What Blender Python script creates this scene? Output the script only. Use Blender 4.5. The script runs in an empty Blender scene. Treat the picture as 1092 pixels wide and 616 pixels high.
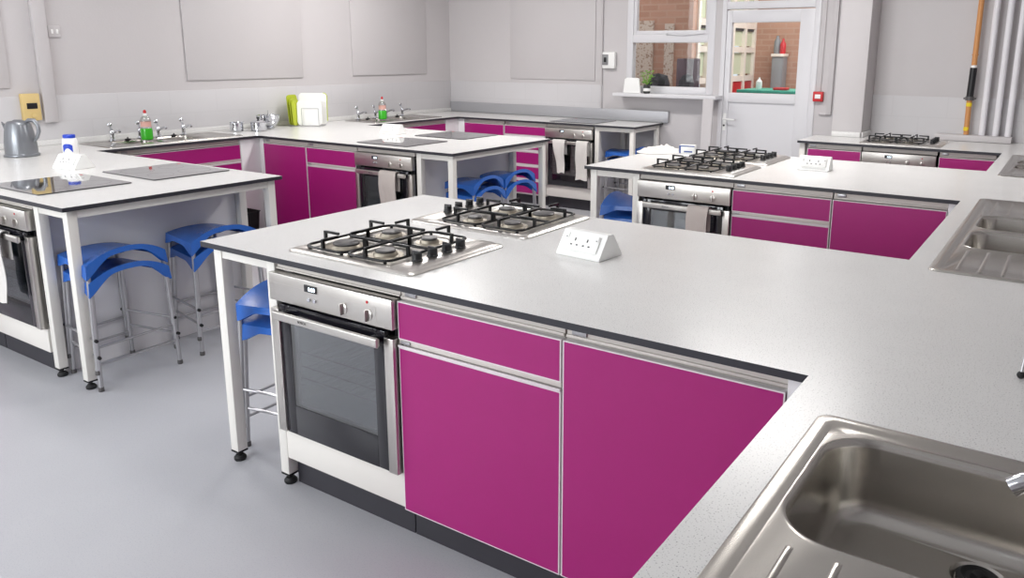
import bpy, bmesh, math, random
from mathutils import Vector, Matrix, noise
R = math.radians
random.seed(7)
SC = bpy.context.scene
COL = SC.collection
ZT = 0.90            # worktop height

# ------------------------------------------------------------------ materials
def srgb(r, g, b):
    f = lambda c: (c/255/12.92) if c/255 <= .04045 else ((c/255+.055)/1.055)**2.4
    return (f(r), f(g), f(b), 1)

def mat(name, col, rough=.5, metal=0, spec=.5, coat=0, speck=None, bump=None, var=None, emit=None, stretch=None, trans=0):
    m = bpy.data.materials.new(name); m.use_nodes = True
    nt = m.node_tree; b = nt.nodes['Principled BSDF']; L = nt.links
    b.inputs['Base Color'].default_value = col
    b.inputs['Roughness'].default_value = rough
    b.inputs['Metallic'].default_value = metal
    b.inputs['Specular IOR Level'].default_value = spec
    b.inputs['Coat Weight'].default_value = coat
    b.inputs['Transmission Weight'].default_value = trans
    if emit:
        b.inputs['Emission Color'].default_value = col; b.inputs['Emission Strength'].default_value = emit
    tc = nt.nodes.new('ShaderNodeTexCoord'); src = tc.outputs['Object']
    if stretch:
        mp = nt.nodes.new('ShaderNodeMapping'); mp.inputs['Scale'].default_value = stretch
        L.new(src, mp.inputs['Vector']); src = mp.outputs['Vector']
    color = None
    if var:      # (scale, colour2, detail)
        n = nt.nodes.new('ShaderNodeTexNoise'); n.inputs['Scale'].default_value = var[0]; n.inputs['Detail'].default_value = 4
        L.new(src, n.inputs['Vector'])
        mx = nt.nodes.new('ShaderNodeMix'); mx.data_type = 'RGBA'
        mx.inputs['A'].default_value = col; mx.inputs['B'].default_value = var[1]
        L.new(n.outputs['Fac'], mx.inputs['Factor']); color = mx.outputs['Result']
    if speck:    # (scale, threshold, colour)
        n = nt.nodes.new('ShaderNodeTexNoise'); n.inputs['Scale'].default_value = speck[0]; n.inputs['Detail'].default_value = 1.5
        L.new(src, n.inputs['Vector'])
        r = nt.nodes.new('ShaderNodeMapRange'); r.inputs['From Min'].default_value = speck[1]; r.inputs['From Max'].default_value = speck[1]+.07
        L.new(n.outputs['Fac'], r.inputs['Value'])
        mx = nt.nodes.new('ShaderNodeMix'); mx.data_type = 'RGBA'
        if color: L.new(color, mx.inputs['A'])
        else: mx.inputs['A'].default_value = col
        mx.inputs['B'].default_value = speck[2]; L.new(r.outputs['Result'], mx.inputs['Factor']); color = mx.outputs['Result']
    if color: L.new(color, b.inputs['Base Color'])
    if bump:     # (scale, strength)
        n = nt.nodes.new('ShaderNodeTexNoise'); n.inputs['Scale'].default_value = bump[0]; n.inputs['Detail'].default_value = 3
        L.new(src, n.inputs['Vector'])
        bp = nt.nodes.new('ShaderNodeBump'); bp.inputs['Strength'].default_value = bump[1]; bp.inputs['Distance'].default_value = .01
        L.new(n.outputs['Fac'], bp.inputs['Height']); L.new(bp.outputs['Normal'], b.inputs['Normal'])
    return m

def brick_mat(name, c1, c2, mortar, scale, bump=.3, w=.44, h=.225, ms=.02, rough=.6, axis='XZ'):
    m = bpy.data.materials.new(name); m.use_nodes = True
    nt = m.node_tree; b = nt.nodes['Principled BSDF']; L = nt.links
    b.inputs['Roughness'].default_value = rough
    tc = nt.nodes.new('ShaderNodeTexCoord'); sp = nt.nodes.new('ShaderNodeSeparateXYZ'); cb = nt.nodes.new('ShaderNodeCombineXYZ')
    L.new(tc.outputs['Object'], sp.inputs[0]); L.new(sp.outputs[axis[0]], cb.inputs[0]); L.new(sp.outputs['Z'], cb.inputs[1])
    t = nt.nodes.new('ShaderNodeTexBrick'); L.new(cb.outputs[0], t.inputs['Vector'])
    t.inputs['Scale'].default_value = scale; t.inputs['Color1'].default_value = c1; t.inputs['Color2'].default_value = c2
    t.inputs['Mortar'].default_value = mortar; t.inputs['Mortar Size'].default_value = ms
    t.inputs['Brick Width'].default_value = w; t.inputs['Row Height'].default_value = h; t.inputs['Mortar Smooth'].default_value = .3
    L.new(t.outputs['Color'], b.inputs['Base Color'])
    bp = nt.nodes.new('ShaderNodeBump'); bp.invert = True; bp.inputs['Strength'].default_value = bump; bp.inputs['Distance'].default_value = .01
    L.new(t.outputs['Fac'], bp.inputs['Height']); L.new(bp.outputs['Normal'], b.inputs['Normal'])
    return m

def glass_mat(name, tint, refl, rough=.03):
    m = bpy.data.materials.new(name); m.use_nodes = True
    nt = m.node_tree; L = nt.links; nt.nodes.clear()
    o = nt.nodes.new('ShaderNodeOutputMaterial'); mx = nt.nodes.new('ShaderNodeMixShader')
    t = nt.nodes.new('ShaderNodeBsdfTransparent'); g = nt.nodes.new('ShaderNodeBsdfGlossy')
    t.inputs['Color'].default_value = tint;  g.inputs['Roughness'].default_value = rough
    lw = nt.nodes.new('ShaderNodeLayerWeight'); lw.inputs['Blend'].default_value = .3
    mr = nt.nodes.new('ShaderNodeMapRange'); mr.inputs['To Min'].default_value = refl; mr.inputs['To Max'].default_value = min(1, refl+.35)
    L.new(lw.outputs['Fresnel'], mr.inputs['Value']); L.new(mr.outputs['Result'], mx.inputs['Fac'])
    L.new(t.outputs[0], mx.inputs[1]); L.new(g.outputs[0], mx.inputs[2]); L.new(mx.outputs[0], o.inputs[0])
    return m

def steel_mat(name, col, rough, stretch, metal=1):
    m = bpy.data.materials.new(name); m.use_nodes = True
    nt = m.node_tree; b = nt.nodes['Principled BSDF']; L = nt.links
    b.inputs['Metallic'].default_value = metal; b.inputs['Base Color'].default_value = col
    tc = nt.nodes.new('ShaderNodeTexCoord'); mp = nt.nodes.new('ShaderNodeMapping'); mp.inputs['Scale'].default_value = stretch
    n = nt.nodes.new('ShaderNodeTexNoise'); n.inputs['Scale'].default_value = 12; n.inputs['Detail'].default_value = 5
    L.new(tc.outputs['Object'], mp.inputs[0]); L.new(mp.outputs[0], n.inputs['Vector'])
    mr = nt.nodes.new('ShaderNodeMapRange'); mr.inputs['To Min'].default_value = rough-.02; mr.inputs['To Max'].default_value = rough+.03
    L.new(n.outputs['Fac'], mr.inputs['Value']); L.new(mr.outputs['Result'], b.inputs['Roughness'])
    return m

M = {}
M['laminate'] = mat('speckled white laminate', srgb(222,221,219), .27, spec=.5, speck=(330,.62,srgb(150,148,148)), var=(6, srgb(214,213,212)))
M['core'] = mat('dark laminate core', srgb(44,44,51), .45)
M['wall'] = mat('white wall paint', srgb(197,193,194), .6, var=(1.5, srgb(193,189,190)), bump=(60,.06))
M['tile'] = brick_mat('painted white blockwork', srgb(198,196,198), srgb(196,194,196), srgb(194,192,194), 1, bump=.03, w=.44, h=.215, ms=.006, axis='YZ')
M['tile_x'] = brick_mat('painted white blockwork facing', srgb(198,196,198), srgb(196,194,196), srgb(194,192,194), 1, bump=.03, w=.44, h=.215, ms=.006, axis='XZ')
M['floor'] = mat('speckled pale grey vinyl', srgb(181,181,185), .42, var=(3.5, srgb(173,173,178)), speck=(230,.58,srgb(166,167,174)))
M['ceil'] = mat('white ceiling', srgb(235,235,235), .8)
M['magenta'] = mat('magenta laminate', srgb(162,24,114), .38, spec=.5, var=(9, srgb(157,22,109)), bump=(500,.03))
M['edging'] = mat('pale door edging', srgb(226,220,222), .4)
M['white'] = mat('off white melamine', srgb(226,222,216), .42)
M['panel'] = mat('white panel', srgb(222,220,222), .45)
M['frame'] = mat('white powder coated steel', srgb(226,223,217), .35)
M['rail'] = mat('satin aluminium channel', srgb(206,200,194), .42, metal=.15)
M['plinth'] = mat('dark grey plinth', srgb(50,48,55), .5, var=(14, srgb(45,44,50)))
M['black'] = mat('black plastic', srgb(22,22,25), .4)
M['rubber'] = mat('black rubber', srgb(18,18,20), .7)
M['steel'] = steel_mat('brushed steel', srgb(203,199,194), .30, (2,2,60))
M['steel_h'] = steel_mat('brushed steel along', srgb(206,202,197), .36, (.8,60,60))
M['sink'] = mat('satin sink steel', srgb(186,182,176), .25, metal=1)
M['chrome'] = mat('chrome', srgb(215,217,222), .09, metal=1)
M['zinc'] = mat('grey tube steel', srgb(178,177,180), .34, metal=.75)
M['enamel'] = mat('black enamel', srgb(14,14,16), .32, spec=.35)
M['capgrey'] = mat('burner cap grey', srgb(92,90,90), .42, metal=.3)
M['alu'] = mat('burner aluminium', srgb(172,164,150), .4, metal=.9)
M['ceramic'] = mat('ceramic hob glass', srgb(42,42,46), .06, spec=.9, coat=1)
M['ringmark'] = mat('hob ring print', srgb(105,105,110), .2)
M['blackglass'] = mat('black oven glass', srgb(24,23,30), .10, spec=.7)
M['ovenpane'] = glass_mat('oven window glass', (.62,.65,.68,1), .20, .05)
M['cavity'] = mat('oven cavity enamel', srgb(180,184,188), .4)
M['red'] = mat('red plastic', srgb(196,38,44), .4)
M['blue'] = mat('blue polypropylene', srgb(46,104,190), .27, spec=.5, var=(22, srgb(40,94,178)), bump=(240,.08))
M['plastic'] = mat('white plastic', srgb(238,238,236), .35)
M['hole'] = mat('socket hole', srgb(70,68,70), .6)
M['cloth'] = mat('white cotton towel', srgb(222,218,214), .9, bump=(260,.5))
M['cloth_b'] = mat('beige cotton towel', srgb(206,196,190), .9, bump=(260,.5))
M['beige'] = mat('beige plastic', srgb(214,188,128), .5)
M['splash'] = mat('grey metal splashback', srgb(176,176,180), .4, metal=.35, stretch=(1,1,20), var=(20, srgb(166,166,170)))
M['pewter'] = mat('grey metal jug', srgb(138,141,146), .3, metal=.6)
M['lime'] = mat('lime green plastic', srgb(176,188,36), .45)
M['green_liquid'] = mat('green washing up liquid', srgb(62,185,42), .15, spec=.6)
M['clear'] = glass_mat('clear bottle plastic', (.96,.97,.96,1), .10, .1)
M['blue_print'] = mat('blue print', srgb(36,70,190), .4)
M['pane'] = glass_mat('window glass', (.95,.96,.955,1), .012, .01)
M['upvc'] = mat('white window frame', srgb(214,213,216), .35)
M['brick'] = brick_mat('brown brick', srgb(186,142,120), srgb(172,128,106), srgb(184,148,128), 1, bump=.1, w=.22, h=.075, ms=.01, rough=.8)
M['pebble'] = mat('pebbledash', srgb(206,190,176), .9, speck=(45,.55,srgb(160,130,112)))
M['blind'] = mat('pale green blind', srgb(206,210,182), .6)
M['cream'] = mat('cream window frame', srgb(238,226,214), .5)
M['teal'] = mat('teal table top', srgb(60,158,136), .4)
M['locker'] = mat('grey locker', srgb(132,132,134), .5)
M['mauve'] = mat('mauve chair fabric', srgb(104,88,96), .9)
M['bag'] = mat('black bag cloth', srgb(40,38,44), .9)
M['copper'] = mat('painted ochre gas pipe', srgb(200,140,84), .45)
M['yellow'] = mat('yellow tape', srgb(232,205,30), .5)
M['pipe_white'] = mat('white painted pipe', srgb(226,224,228), .4)
M['leaf'] = mat('green herb leaves', srgb(110,168,52), .6, var=(30, srgb(150,196,84)))
M['soil'] = mat('dark pot', srgb(30,32,30), .5)
M['clay'] = mat('pink lid', srgb(222,172,160), .5)
M['lamp'] = mat('lamp diffuser', (1,1,1,1), .5, emit=3.0)
M['digit'] = mat('display digits', (.75,.88,1,1), .5, emit=2.5)
M['ink'] = mat('dark print', srgb(70,66,64), .5)
M['cardboard_blue'] = mat('blue carton print', srgb(60,84,150), .5)

# ------------------------------------------------------------------ mesh helpers
class MB:
    def __init__(s): s.bm = bmesh.new(); s.mi = 0
    def _new(s, faces):
        for f in faces: f.material_index = s.mi
    def box(s, x0, x1, y0, y1, z0, z1, bev=0, seg=2):
        v = [s.bm.verts.new(p) for p in ((x0,y0,z0),(x1,y0,z0),(x1,y1,z0),(x0,y1,z0),(x0,y0,z1),(x1,y0,z1),(x1,y1,z1),(x0,y1,z1))]
        f = [s.bm.faces.new([v[i] for i in q]) for q in ((0,3,2,1),(4,5,6,7),(0,1,5,4),(1,2,6,5),(2,3,7,6),(3,0,4,7))]
        s._new(f)
        if bev:
            es = list({e for q in f for e in q.edges})
            r = bmesh.ops.bevel(s.bm, geom=es, offset=bev, segments=seg, profile=.5, affect='EDGES')
            s._new(r['faces'])
        return s
    def loft(s, rings, cap0=True, cap1=True, closed=True):
        vs = [[s.bm.verts.new(p) for p in r] for r in rings]
        n = len(vs[0]); f = []
        for a, b in zip(vs, vs[1:]):
            for i in range(n if closed else n-1):
                j = (i+1) % n
                f.append(s.bm.faces.new((a[i], a[j], b[j], b[i])))
        if cap0: f.append(s.bm.faces.new(list(reversed(vs[0]))))
        if cap1: f.append(s.bm.faces.new(vs[-1]))
        s._new(f); return vs
    def tube(s, pts, r, seg=10, caps=True, radii=None):
        pts = [Vector(p) for p in pts]; rings = []
        prev = None
        for i, p in enumerate(pts):
            if i == 0: d = pts[1]-pts[0]
            elif i == len(pts)-1: d = pts[-1]-pts[-2]
            else: d = (pts[i+1]-p).normalized() + (p-pts[i-1]).normalized()
            d.normalize()
            if prev is None:
                a = Vector((0,0,1)) if abs(d.z) < .9 else Vector((1,0,0)); u = d.cross(a).normalized()
            else: u = (prev - d*prev.dot(d)).normalized()
            prev = u; w = d.cross(u)
            k = 1
            if 0 < i < len(pts)-1:
                c = (pts[i+1]-p).normalized().dot((p-pts[i-1]).normalized()); k = 1/max(.5, math.sqrt((1+c)/2))
            rr = (radii[i] if radii else r)
            rings.append([p + (u*math.cos(t) + w*math.sin(t))*rr*(k if k < 1.3 else 1.3) for t in (2*math.pi*j/seg for j in range(seg))])
        s.loft(rings, caps, caps); return s
    def lathe(s, prof, c=(0,0,0), seg=28, caps=True, sx=1, sy=1):
        rings = [[(c[0]+r*math.cos(t)*sx, c[1]+r*math.sin(t)*sy, c[2]+z) for t in (2*math.pi*j/seg for j in range(seg))] for r, z in prof]
        s.loft(rings, caps, caps); return s
    def prism(s, poly, axis, a, b, bev=0):
        def P(u, v, w):
            return {'x': (w,u,v), 'y': (u,w,v), 'z': (u,v,w)}[axis]
        n0 = len(s.bm.faces)
        vs = s.loft([[P(u,v,a) for u,v in poly], [P(u,v,b) for u,v in poly]])
        if bev:
            es = list({e for r in vs for q in r for e in q.link_edges})
            r = bmesh.ops.bevel(s.bm, geom=es, offset=bev, segments=2, profile=.5, affect='EDGES'); s._new(r['faces'])
        return s
    def ball(s, c, r, sc=(1,1,1), seg=14):
        prof = [(r*math.sin(math.pi*i/8), -r*math.cos(math.pi*i/8)) for i in range(1, 8)]
        rings = [[(c[0]+q*math.cos(t)*sc[0], c[1]+q*math.sin(t)*sc[1], c[2]+z*sc[2]) for t in (2*math.pi*j/seg for j in range(seg))] for q, z in prof]
        s.loft(rings); return s
    def build(s, name, mats, parent=None, angle=35):
        bmesh.ops.recalc_face_normals(s.bm, faces=s.bm.faces)
        me = bpy.data.meshes.new(name); s.bm.to_mesh(me); s.bm.free()
        if not isinstance(mats, (list, tuple)): mats = [mats]
        for m in mats: me.materials.append(M[m] if isinstance(m, str) else m)
        me.polygons.foreach_set('use_smooth', [True]*len(me.polygons))
        me.set_sharp_from_angle(angle=R(angle))
        o = bpy.data.objects.new(name, me); COL.objects.link(o)
        if parent is not None: o.parent = parent
        return o

def rr(x0, x1, y0, y1, r, z, n=6):
    out = []
    for cx, cy, a0 in ((x1-r,y1-r,0),(x0+r,y1-r,90),(x0+r,y0+r,180),(x1-r,y0+r,270)):
        for i in range(n+1):
            t = R(a0+90*i/n); out.append((cx+r*math.cos(t), cy+r*math.sin(t), z))
    return out

def tag(o, label=None, cat=None, group=None, kind=None):
    if label: o['label'] = label
    if cat: o['category'] = cat
    if group: o['group'] = group
    if kind: o['kind'] = kind
    return o
def thing(name, label, cat, loc=(0,0,0), rz=0, group=None):
    o = bpy.data.objects.new(name, None); COL.objects.link(o)
    o.location = loc; o.rotation_euler = (0,0,rz); o.empty_display_size = .1
    return tag(o, label, cat, group)
def struct(name, mb, mats, label=None):
    o = mb.build(name, mats); o['kind'] = 'structure'
    if label: o['label'] = label
    return o
def copy_tree(o, parent=None):
    c = o.copy(); COL.objects.link(c); c.parent = parent
    for ch in list(o.children): copy_tree(ch, c)
    return c
def place(proto, first, loc, rz, label, scale=None):
    o = proto if first else copy_tree(proto)
    o.location = loc; o.rotation_euler = (0,0,rz); o['label'] = label
    if scale: o.scale = scale
    return o
def text_mesh(s, size, name, material, parent, loc, rot, depth=.0004):
    cu = bpy.data.curves.new(name, 'FONT'); cu.body = s; cu.size = size; cu.extrude = depth; cu.align_x = 'CENTER'; cu.align_y = 'CENTER'
    t = bpy.data.objects.new(name, cu); COL.objects.link(t)
    dg = bpy.context.evaluated_depsgraph_get(); me = bpy.data.meshes.new_from_object(t.evaluated_get(dg))
    COL.objects.unlink(t); bpy.data.objects.remove(t)
    me.materials.clear(); me.materials.append(M[material])
    o = bpy.data.objects.new(name, me); COL.objects.link(o); o.parent = parent; o.location = loc; o.rotation_euler = rot
    return o

# ------------------------------------------------------------------ room shell
XL, XR, YB, YF, ZC = -3.77, 4.2, 5.85, -3.9, 3.0
b = MB(); b.box(XL-.1, XR+.1, YF-.1, YB+.1, -.1, 0); struct('floor', b, 'floor', 'pale grey speckled vinyl floor')
b = MB(); b.box(XL-.1, XR+.1, YF-.1, YB+.1, ZC, ZC+.1); struct('ceiling', b, 'ceil')
def wall_grid(mb, axis, pos0, pos1, u0, u1, z0, z1, holes):
    us = sorted({u0, u1, *[h[0] for h in holes], *[h[1] for h in holes]}); zs = sorted({z0, z1, *[h[2] for h in holes], *[h[3] for h in holes]})
    for a, c in zip(us, us[1:]):
        for e, f in zip(zs, zs[1:]):
            if any(h[0] <= a and c <= h[1] and h[2] <= e and f <= h[3] for h in holes): continue
            if axis == 'y': mb.box(a, c, pos0, pos1, e, f)
            else: mb.box(pos0, pos1, a, c, e, f)
LWIN = [(-3.5,-2.4), (-2.2,-1.1)]
b = MB(); wall_grid(b, 'x', XL-.1, XL, YF, YB, 0, ZC, [(a, c, 1.0, 2.7) for a, c in LWIN]); struct('wall_left', b, 'wall')
b = MB(); wall_grid(b, 'y', YB, YB+.12, XL, XR, 0, ZC, [(-1.34,-.37,1.2,2.55), (-.30,.64,0,2.55)]); struct('wall_back', b, 'wall')
b = MB(); b.box(XR, XR+.1, YF, YB, 0, ZC); struct('wall_right', b, 'wall')
FWIN = [(-2.3,-.7), (-.4,1.2)]
b = MB(); wall_grid(b, 'y', YF-.1, YF, XL, XR, 0, ZC, [(a, c, 1.0, 2.7) for a, c in FWIN]); struct('wall_front', b, 'wall')
# pilaster between door and the recess
b = MB(); b.box(.90, 1.15, 5.5, YB, 0, ZC, .004); struct('trim_1', b, 'wall', 'white painted pilaster right of the door')
# dado (painted blockwork band behind the worktops)
b = MB(); b.box(XL, XL+.010, -.4, YB, .60, 1.268, .003); struct('trim_2', b, 'tile', 'painted blockwork dado along the left wall')
b = MB(); b.box(XL+.01, -1.62, YB-.010, YB, .60, 1.268, .003); struct('trim_3', b, 'tile_x', 'painted blockwork dado along the back wall')
b = MB(); b.box(1.15, 3.6, YB-.010, YB, .60, 1.252, .003); struct('trim_4', b, 'tile_x', 'painted blockwork dado behind the gas pipes')
# windows the daylight comes through (out of view, left and behind the camera)
def simple_window(name, axis, a, c, z0, z1, pos):
    w = MB(); t = .05
    def bx(u0,u1,e,f,d=.06):
        if axis == 'x': w.box(pos-d/2, pos+d/2, u0, u1, e, f)
        else: w.box(u0, u1, pos-d/2, pos+d/2, e, f)
    bx(a,a+t,z0,z1); bx(c-t,c,z0,z1); bx(a,c,z0,z0+t); bx(a,c,z1-t,z1); bx((a+c)/2-.02,(a+c)/2+.02,z0,z1)
    o = struct(name, w, 'upvc')
    p = MB()
    if axis == 'x': p.box(pos-.004, pos+.004, a+.02, c-.02, z0+.02, z1-.02)
    else: p.box(a+.02, c-.02, pos-.004, pos+.004, z0+.02, z1-.02)
    p.build('pane', 'pane', o)
simple_window('window_2', 'x', *LWIN[0], 1.0, 2.7, XL-.05)
simple_window('window_3', 'x', *LWIN[1], 1.0, 2.7, XL-.05)
simple_window('window_4', 'y', *FWIN[0], 1.0, 2.7, YF-.05)
simple_window('window_5', 'y', *FWIN[1], 1.0, 2.7, YF-.05)

# back window, with sill
w = MB(); y0, y1 = YB-.005, YB+.075
for q in ((-1.34,-1.27,1.2,2.55),(-.44,-.37,1.2,2.55),(-1.27,-.44,1.2,1.27),(-1.27,-.44,2.48,2.55),(-1.27,-.44,1.71,1.79)):
    w.box(q[0], q[1], y0, y1, q[2], q[3], .004)
for q in ((-1.27,-1.235,1.79,2.48),(-.475,-.44,1.79,2.48),(-1.235,-.475,1.79,1.83)):
    w.box(q[0], q[1], y0+.01, y1-.02, q[2], q[3], .003)
win = struct('window_1', w, 'upvc', 'white framed window left of the glazed door')
p = MB(); p.box(-1.24,-.47,YB+.03,YB+.036,1.825,2.49); p.build('pane', 'pane', win)
p = MB(); p.box(-1.275,-.435,YB+.03,YB+.036,1.265,1.715); p.build('pane', 'pane', win)
p = MB(); p.box(-1.40,-.26,5.66,YB,1.165,1.2,.006); p.build('window_sill', 'upvc', win)
p = MB(); p.tube([(-.88,YB-.02,1.795),(-.70,YB-.02,1.782),(-.48,YB-.018,1.798)], .006, 8); p.ball((-.88,YB-.02,1.797), .014); p.build('window_stay', 'upvc', win)

# glazed door with fanlight
d = MB(); y0, y1 = YB-.01, YB+.08
for q in ((-.30,-.255,0,2.55),(.585,.64,0,2.55),(-.255,.585,2.02,2.09),(-.255,.585,2.50,2.55)):
    d.box(q[0], q[1], y0, y1, q[2], q[3], .004)
door = struct('door_1', d, 'upvc', 'white half glazed door with fanlight')
p = MB(); y0, y1 = YB, YB+.05
for q in ((-.253,-.20,.01,2.012),(.455,.583,.01,2.012),(-.20,.455,1.895,2.012),(-.20,.455,1.14,1.23),(-.20,.455,.01,.12)):
    p.box(q[0], q[1], y0, y1, q[2], q[3], .003)
p.box(-.20,.455,y0+.018,y1-.015,.12,1.14)
lf = p.build('door_leaf', 'upvc', door)
p = MB(); p.box(-.205,.46,YB+.02,YB+.026,1.225,1.90); p.build('pane', 'pane', lf)
p = MB(); p.box(-.26,.59,YB+.03,YB+.036,2.08,2.51); p.build('pane', 'pane', door)
p = MB(); p.box(-.242,-.212,YB-.008,YB,.86,1.03,.003); p.tube([(-.227,YB-.005,.975),(-.227,YB-.045,.975),(-.11,YB-.048,.97)], .008, 8)
p.build('door_handle', 'plastic', door)
p = MB(); p.lathe([(.010,0),(.010,.004)], (0,0,0), 12); kh = p.build('keyhole', 'hole', door); kh.rotation_euler = (R(90),0,0); kh.location = (-.229,YB-.008,.91)

# ------------------------------------------------------------------ next room seen through the glass
ZF = .45
b = MB(); b.box(-6, 3.2, YB+.12, 9.5, ZF-.1, ZF); b.build('floor', 'floor')['kind'] = 'structure'
b = MB(); b.box(-6, -1.2, 7.2, 7.35, ZF, 3.2); o = struct('wall_back', b, 'brick', 'brown brick wall of the next room')
p = MB(); p.box(-2.1,-1.70,7.17,7.2,ZF,1.99); p.build('render_panel', 'pebble', o)
p = MB(); p.box(-1.545,-1.43,7.17,7.2,ZF,1.95); p.build('render_panel', 'pebble', o)
b = MB(); b.box(-1.35, 3.2, 9.35, 9.5, ZF, 3.2); struct('wall_back', b, 'brick', 'brown brick far wall of the next room')
b = MB(); b.box(3.2, 3.3, YB+.12, 9.5, ZF, 3.2); struct('wall_right', b, 'wall')
b = MB(); b.box(-6.1, -6, YB+.12, 7.35, ZF, 3.2); struct('wall_left', b, 'wall')
b = MB(); b.box(-6, 3.2, YB+.12, 9.5, 3.2, 3.3); struct('ceiling', b, 'ceil')
# glazed cream partition running away
w = MB(); xa, xb = -1.26, -1.18
ys = [7.36, 7.66, 8.0, 8.5, 8.95, 9.34]
for y in ys: w.box(xa, xb, y-.035, y+.035, ZF, 3.2)
for z, h in ((1.28,.07),(1.66,.07),(1.98,.08),(2.4,.06),(.5,.08),(3.14,.06)): w.box(xa+.006, xb-.006, 7.35, 9.35, z-h/2, z+h/2)
part_ = struct('window_6', w, 'cream', 'cream framed glazed partition in the next room')
for a, c in zip(ys, ys[1:]):
    q = MB()
    for z0, z1 in ((1.34,1.62),(1.71,1.93),(2.03,2.37)): q.box(-1.235,-1.225,a+.04,c-.04,z0,z1)
    q.build('blind', 'blind', part_)
    q = MB(); q.box(-1.222,-1.205,a+.04,c-.04,1.905,1.935); q.build('blind_rail', 'hole', part_)
    if a < 7.9: continue
    q = MB(); q.box(-1.24,-1.20,a+.036,c-.036,.545,1.243); q.build('infill_panel', 'red', part_)
# table, red chairs, locker, bottles
t = thing('table', 'teal topped table seen through the glass of the door', 'table', (.05, 7.75, ZF))
p = MB(); p.box(-.75,.95,-.35,.35,.71,.745,.006); p.build('tabletop', 'teal', t)
for sx in (-.68,.88):
    for sy in (-.29,.29):
        p = MB(); p.box(sx-.02,sx+.02,sy-.02,sy+.02,0,.71); p.build('leg', 'zinc', t)
def small_chair(name, mt, label, loc, rz, hb, wid=.42, group=None):
    c = thing(name, label, 'chair', loc, rz, group)
    p = MB(); p.box(-wid/2,wid/2,-.2,.2,.43,.48,.02); p.build('seat', mt, c)
    p = MB(); vs = []
    for i in range(9):
        x = -wid/2+wid*i/8; yy = .22-.05*(1-(2*i/8-1)**2)*-1
        vs.append((x, yy))
    p.prism([(x, y) for x, y in vs]+[(x, y+.035) for x, y in reversed(vs)], 'z', .56, hb, .012); p.build('backrest', mt, c)
    for sx in (-1,1):
        for sy in (-1,1):
            p = MB(); p.tube([(sx*(wid/2-.03),sy*.17,.44),(sx*(wid/2-.01),sy*.2,0)], .012, 8); p.build('leg', 'zinc', c)
        p = MB(); p.tube([(sx*(wid/2-.04),.16,.45),(sx*(wid/2-.04),.235,.7)], .011, 8); p.build('back_post', 'zinc', c)
    return c
small_chair('office_chair', 'mauve', 'mauve high backed chair behind the window', (-1.05, 6.62, ZF), R(8), 1.10, .27)
l = thing('locker', 'grey metal locker against the brick wall seen through the door', 'locker', (-.79, 9.22, ZF))
p = MB(); p.box(-.075,.075,-.1,.1,0,1.12,.004); p.build('body', 'locker', l)
p = MB(); p.box(-.068,.068,-.112,-.102,.03,1.10,.003); p.build('door', 'locker', l)
p = MB(); p.box(-.085,.085,-.12,.11,1.122,1.16,.004); p.build('locker_top', 'cream', l)
o = MB().lathe([(.035,0),(.04,.02),(.04,.13),(.015,.17),(.015,.2)], (-.745,9.19,1.61), 14).build('bottle', 'red'); tag(o, 'red bottle on top of the grey locker', 'bottle')
o = MB().lathe([(.04,0),(.045,.03),(.045,.16),(.02,.21),(.02,.24)], (-.83,9.21,1.61), 14).build('bottle', 'locker'); tag(o, 'dark grey bottle on top of the locker beside the red one', 'bottle')
o = MB().box(-.30,-.14,7.5,7.62,ZF+.746,ZF+.775,.008).build('pencil_case', 'red'); tag(o, 'flat pink red case on the teal table', 'case')
o = MB().lathe([(.03,0),(.035,.02),(.035,.09),(.012,.12),(.012,.14)], (-.50,7.6,ZF+.746), 14).build('bottle', 'plastic'); tag(o, 'small white bottle on the teal table', 'bottle')
# bags on a low shelf behind the window
s = thing('shelf_unit', 'low white shelf unit behind the window holding the black bags', 'shelf', (-1.0, 6.12, ZF))
p = MB(); p.box(-.5,.45,-.14,.14,.70,.735,.004); p.build('shelf_top', 'cream', s)
for sx in (-.48,.40):
    p = MB(); p.box(sx,sx+.03,-.13,.13,0,.70); p.build('side_panel', 'cream', s)
def bag(label, c, sz):
    m = MB()
    m.ball((0,0,0), 1, (1,1,1), 20)
    for v in m.bm.verts:
        n = noise.noise(v.co*2.1+Vector(c)*3)
        v.co *= 1+.28*n
        v.co = Vector((v.co.x*sz[0], v.co.y*sz[1], max(v.co.z, -.8)*sz[2]))
    o = m.build('bag', 'bag'); o.location = c; tag(o, label, 'bag', None)
bag('soft black bag left of the mauve chair back behind the window', (-1.10,6.13,ZF+.735+.094), (.13,.10,.118))
bag('small dark grey bag right of the mauve chair behind the window', (-.78,6.13,ZF+.735+.094), (.075,.09,.118))

# ------------------------------------------------------------------ wall fittings
def flat_board(label, axis, a, c, z0, z1, name='wall_board'):
    m = MB()
    if axis == 'x': m.box(XL+.001, XL+.013, a, c, z0, z1, .003)
    else: m.box(a, c, YB-.012, YB-.001, z0, z1, .003)
    o = m.build(name, 'wall'); return tag(o, label, 'board')
flat_board('large blank white board on the left wall above the saucepans', 'x', 2.38, 3.62, 1.35, 2.75)
flat_board('blank white board on the left wall nearest the room corner', 'x', 4.27, 5.42, 1.355, 2.75)
flat_board('blank white board at the far left edge above the metal jug', 'x', -.2, 1.00, 1.33, 2.75)
flat_board('blank white board on the back wall above the metal splashback', 'y', -2.85, -1.72, 1.312, 2.75)
m = MB(); m.box(XL+.001, XL+.045, 1.19, 1.285, 1.07, 2.95, .006); o = m.build('cable_trunking', 'wall'); tag(o, 'wide white vertical trunking on the left wall', 'trunking')
m = MB(); m.tube([(-1.635,YB-.014,.99),(-1.635,YB-.014,2.95)], .010, 10); o = m.build('conduit', 'wall'); tag(o, 'thin white vertical conduit on the back wall left of the window', 'conduit')
t = thing('light_switch', 'small square white switch plate high on the left wall', 'switch', (XL, 1.345, 1.735))
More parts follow.
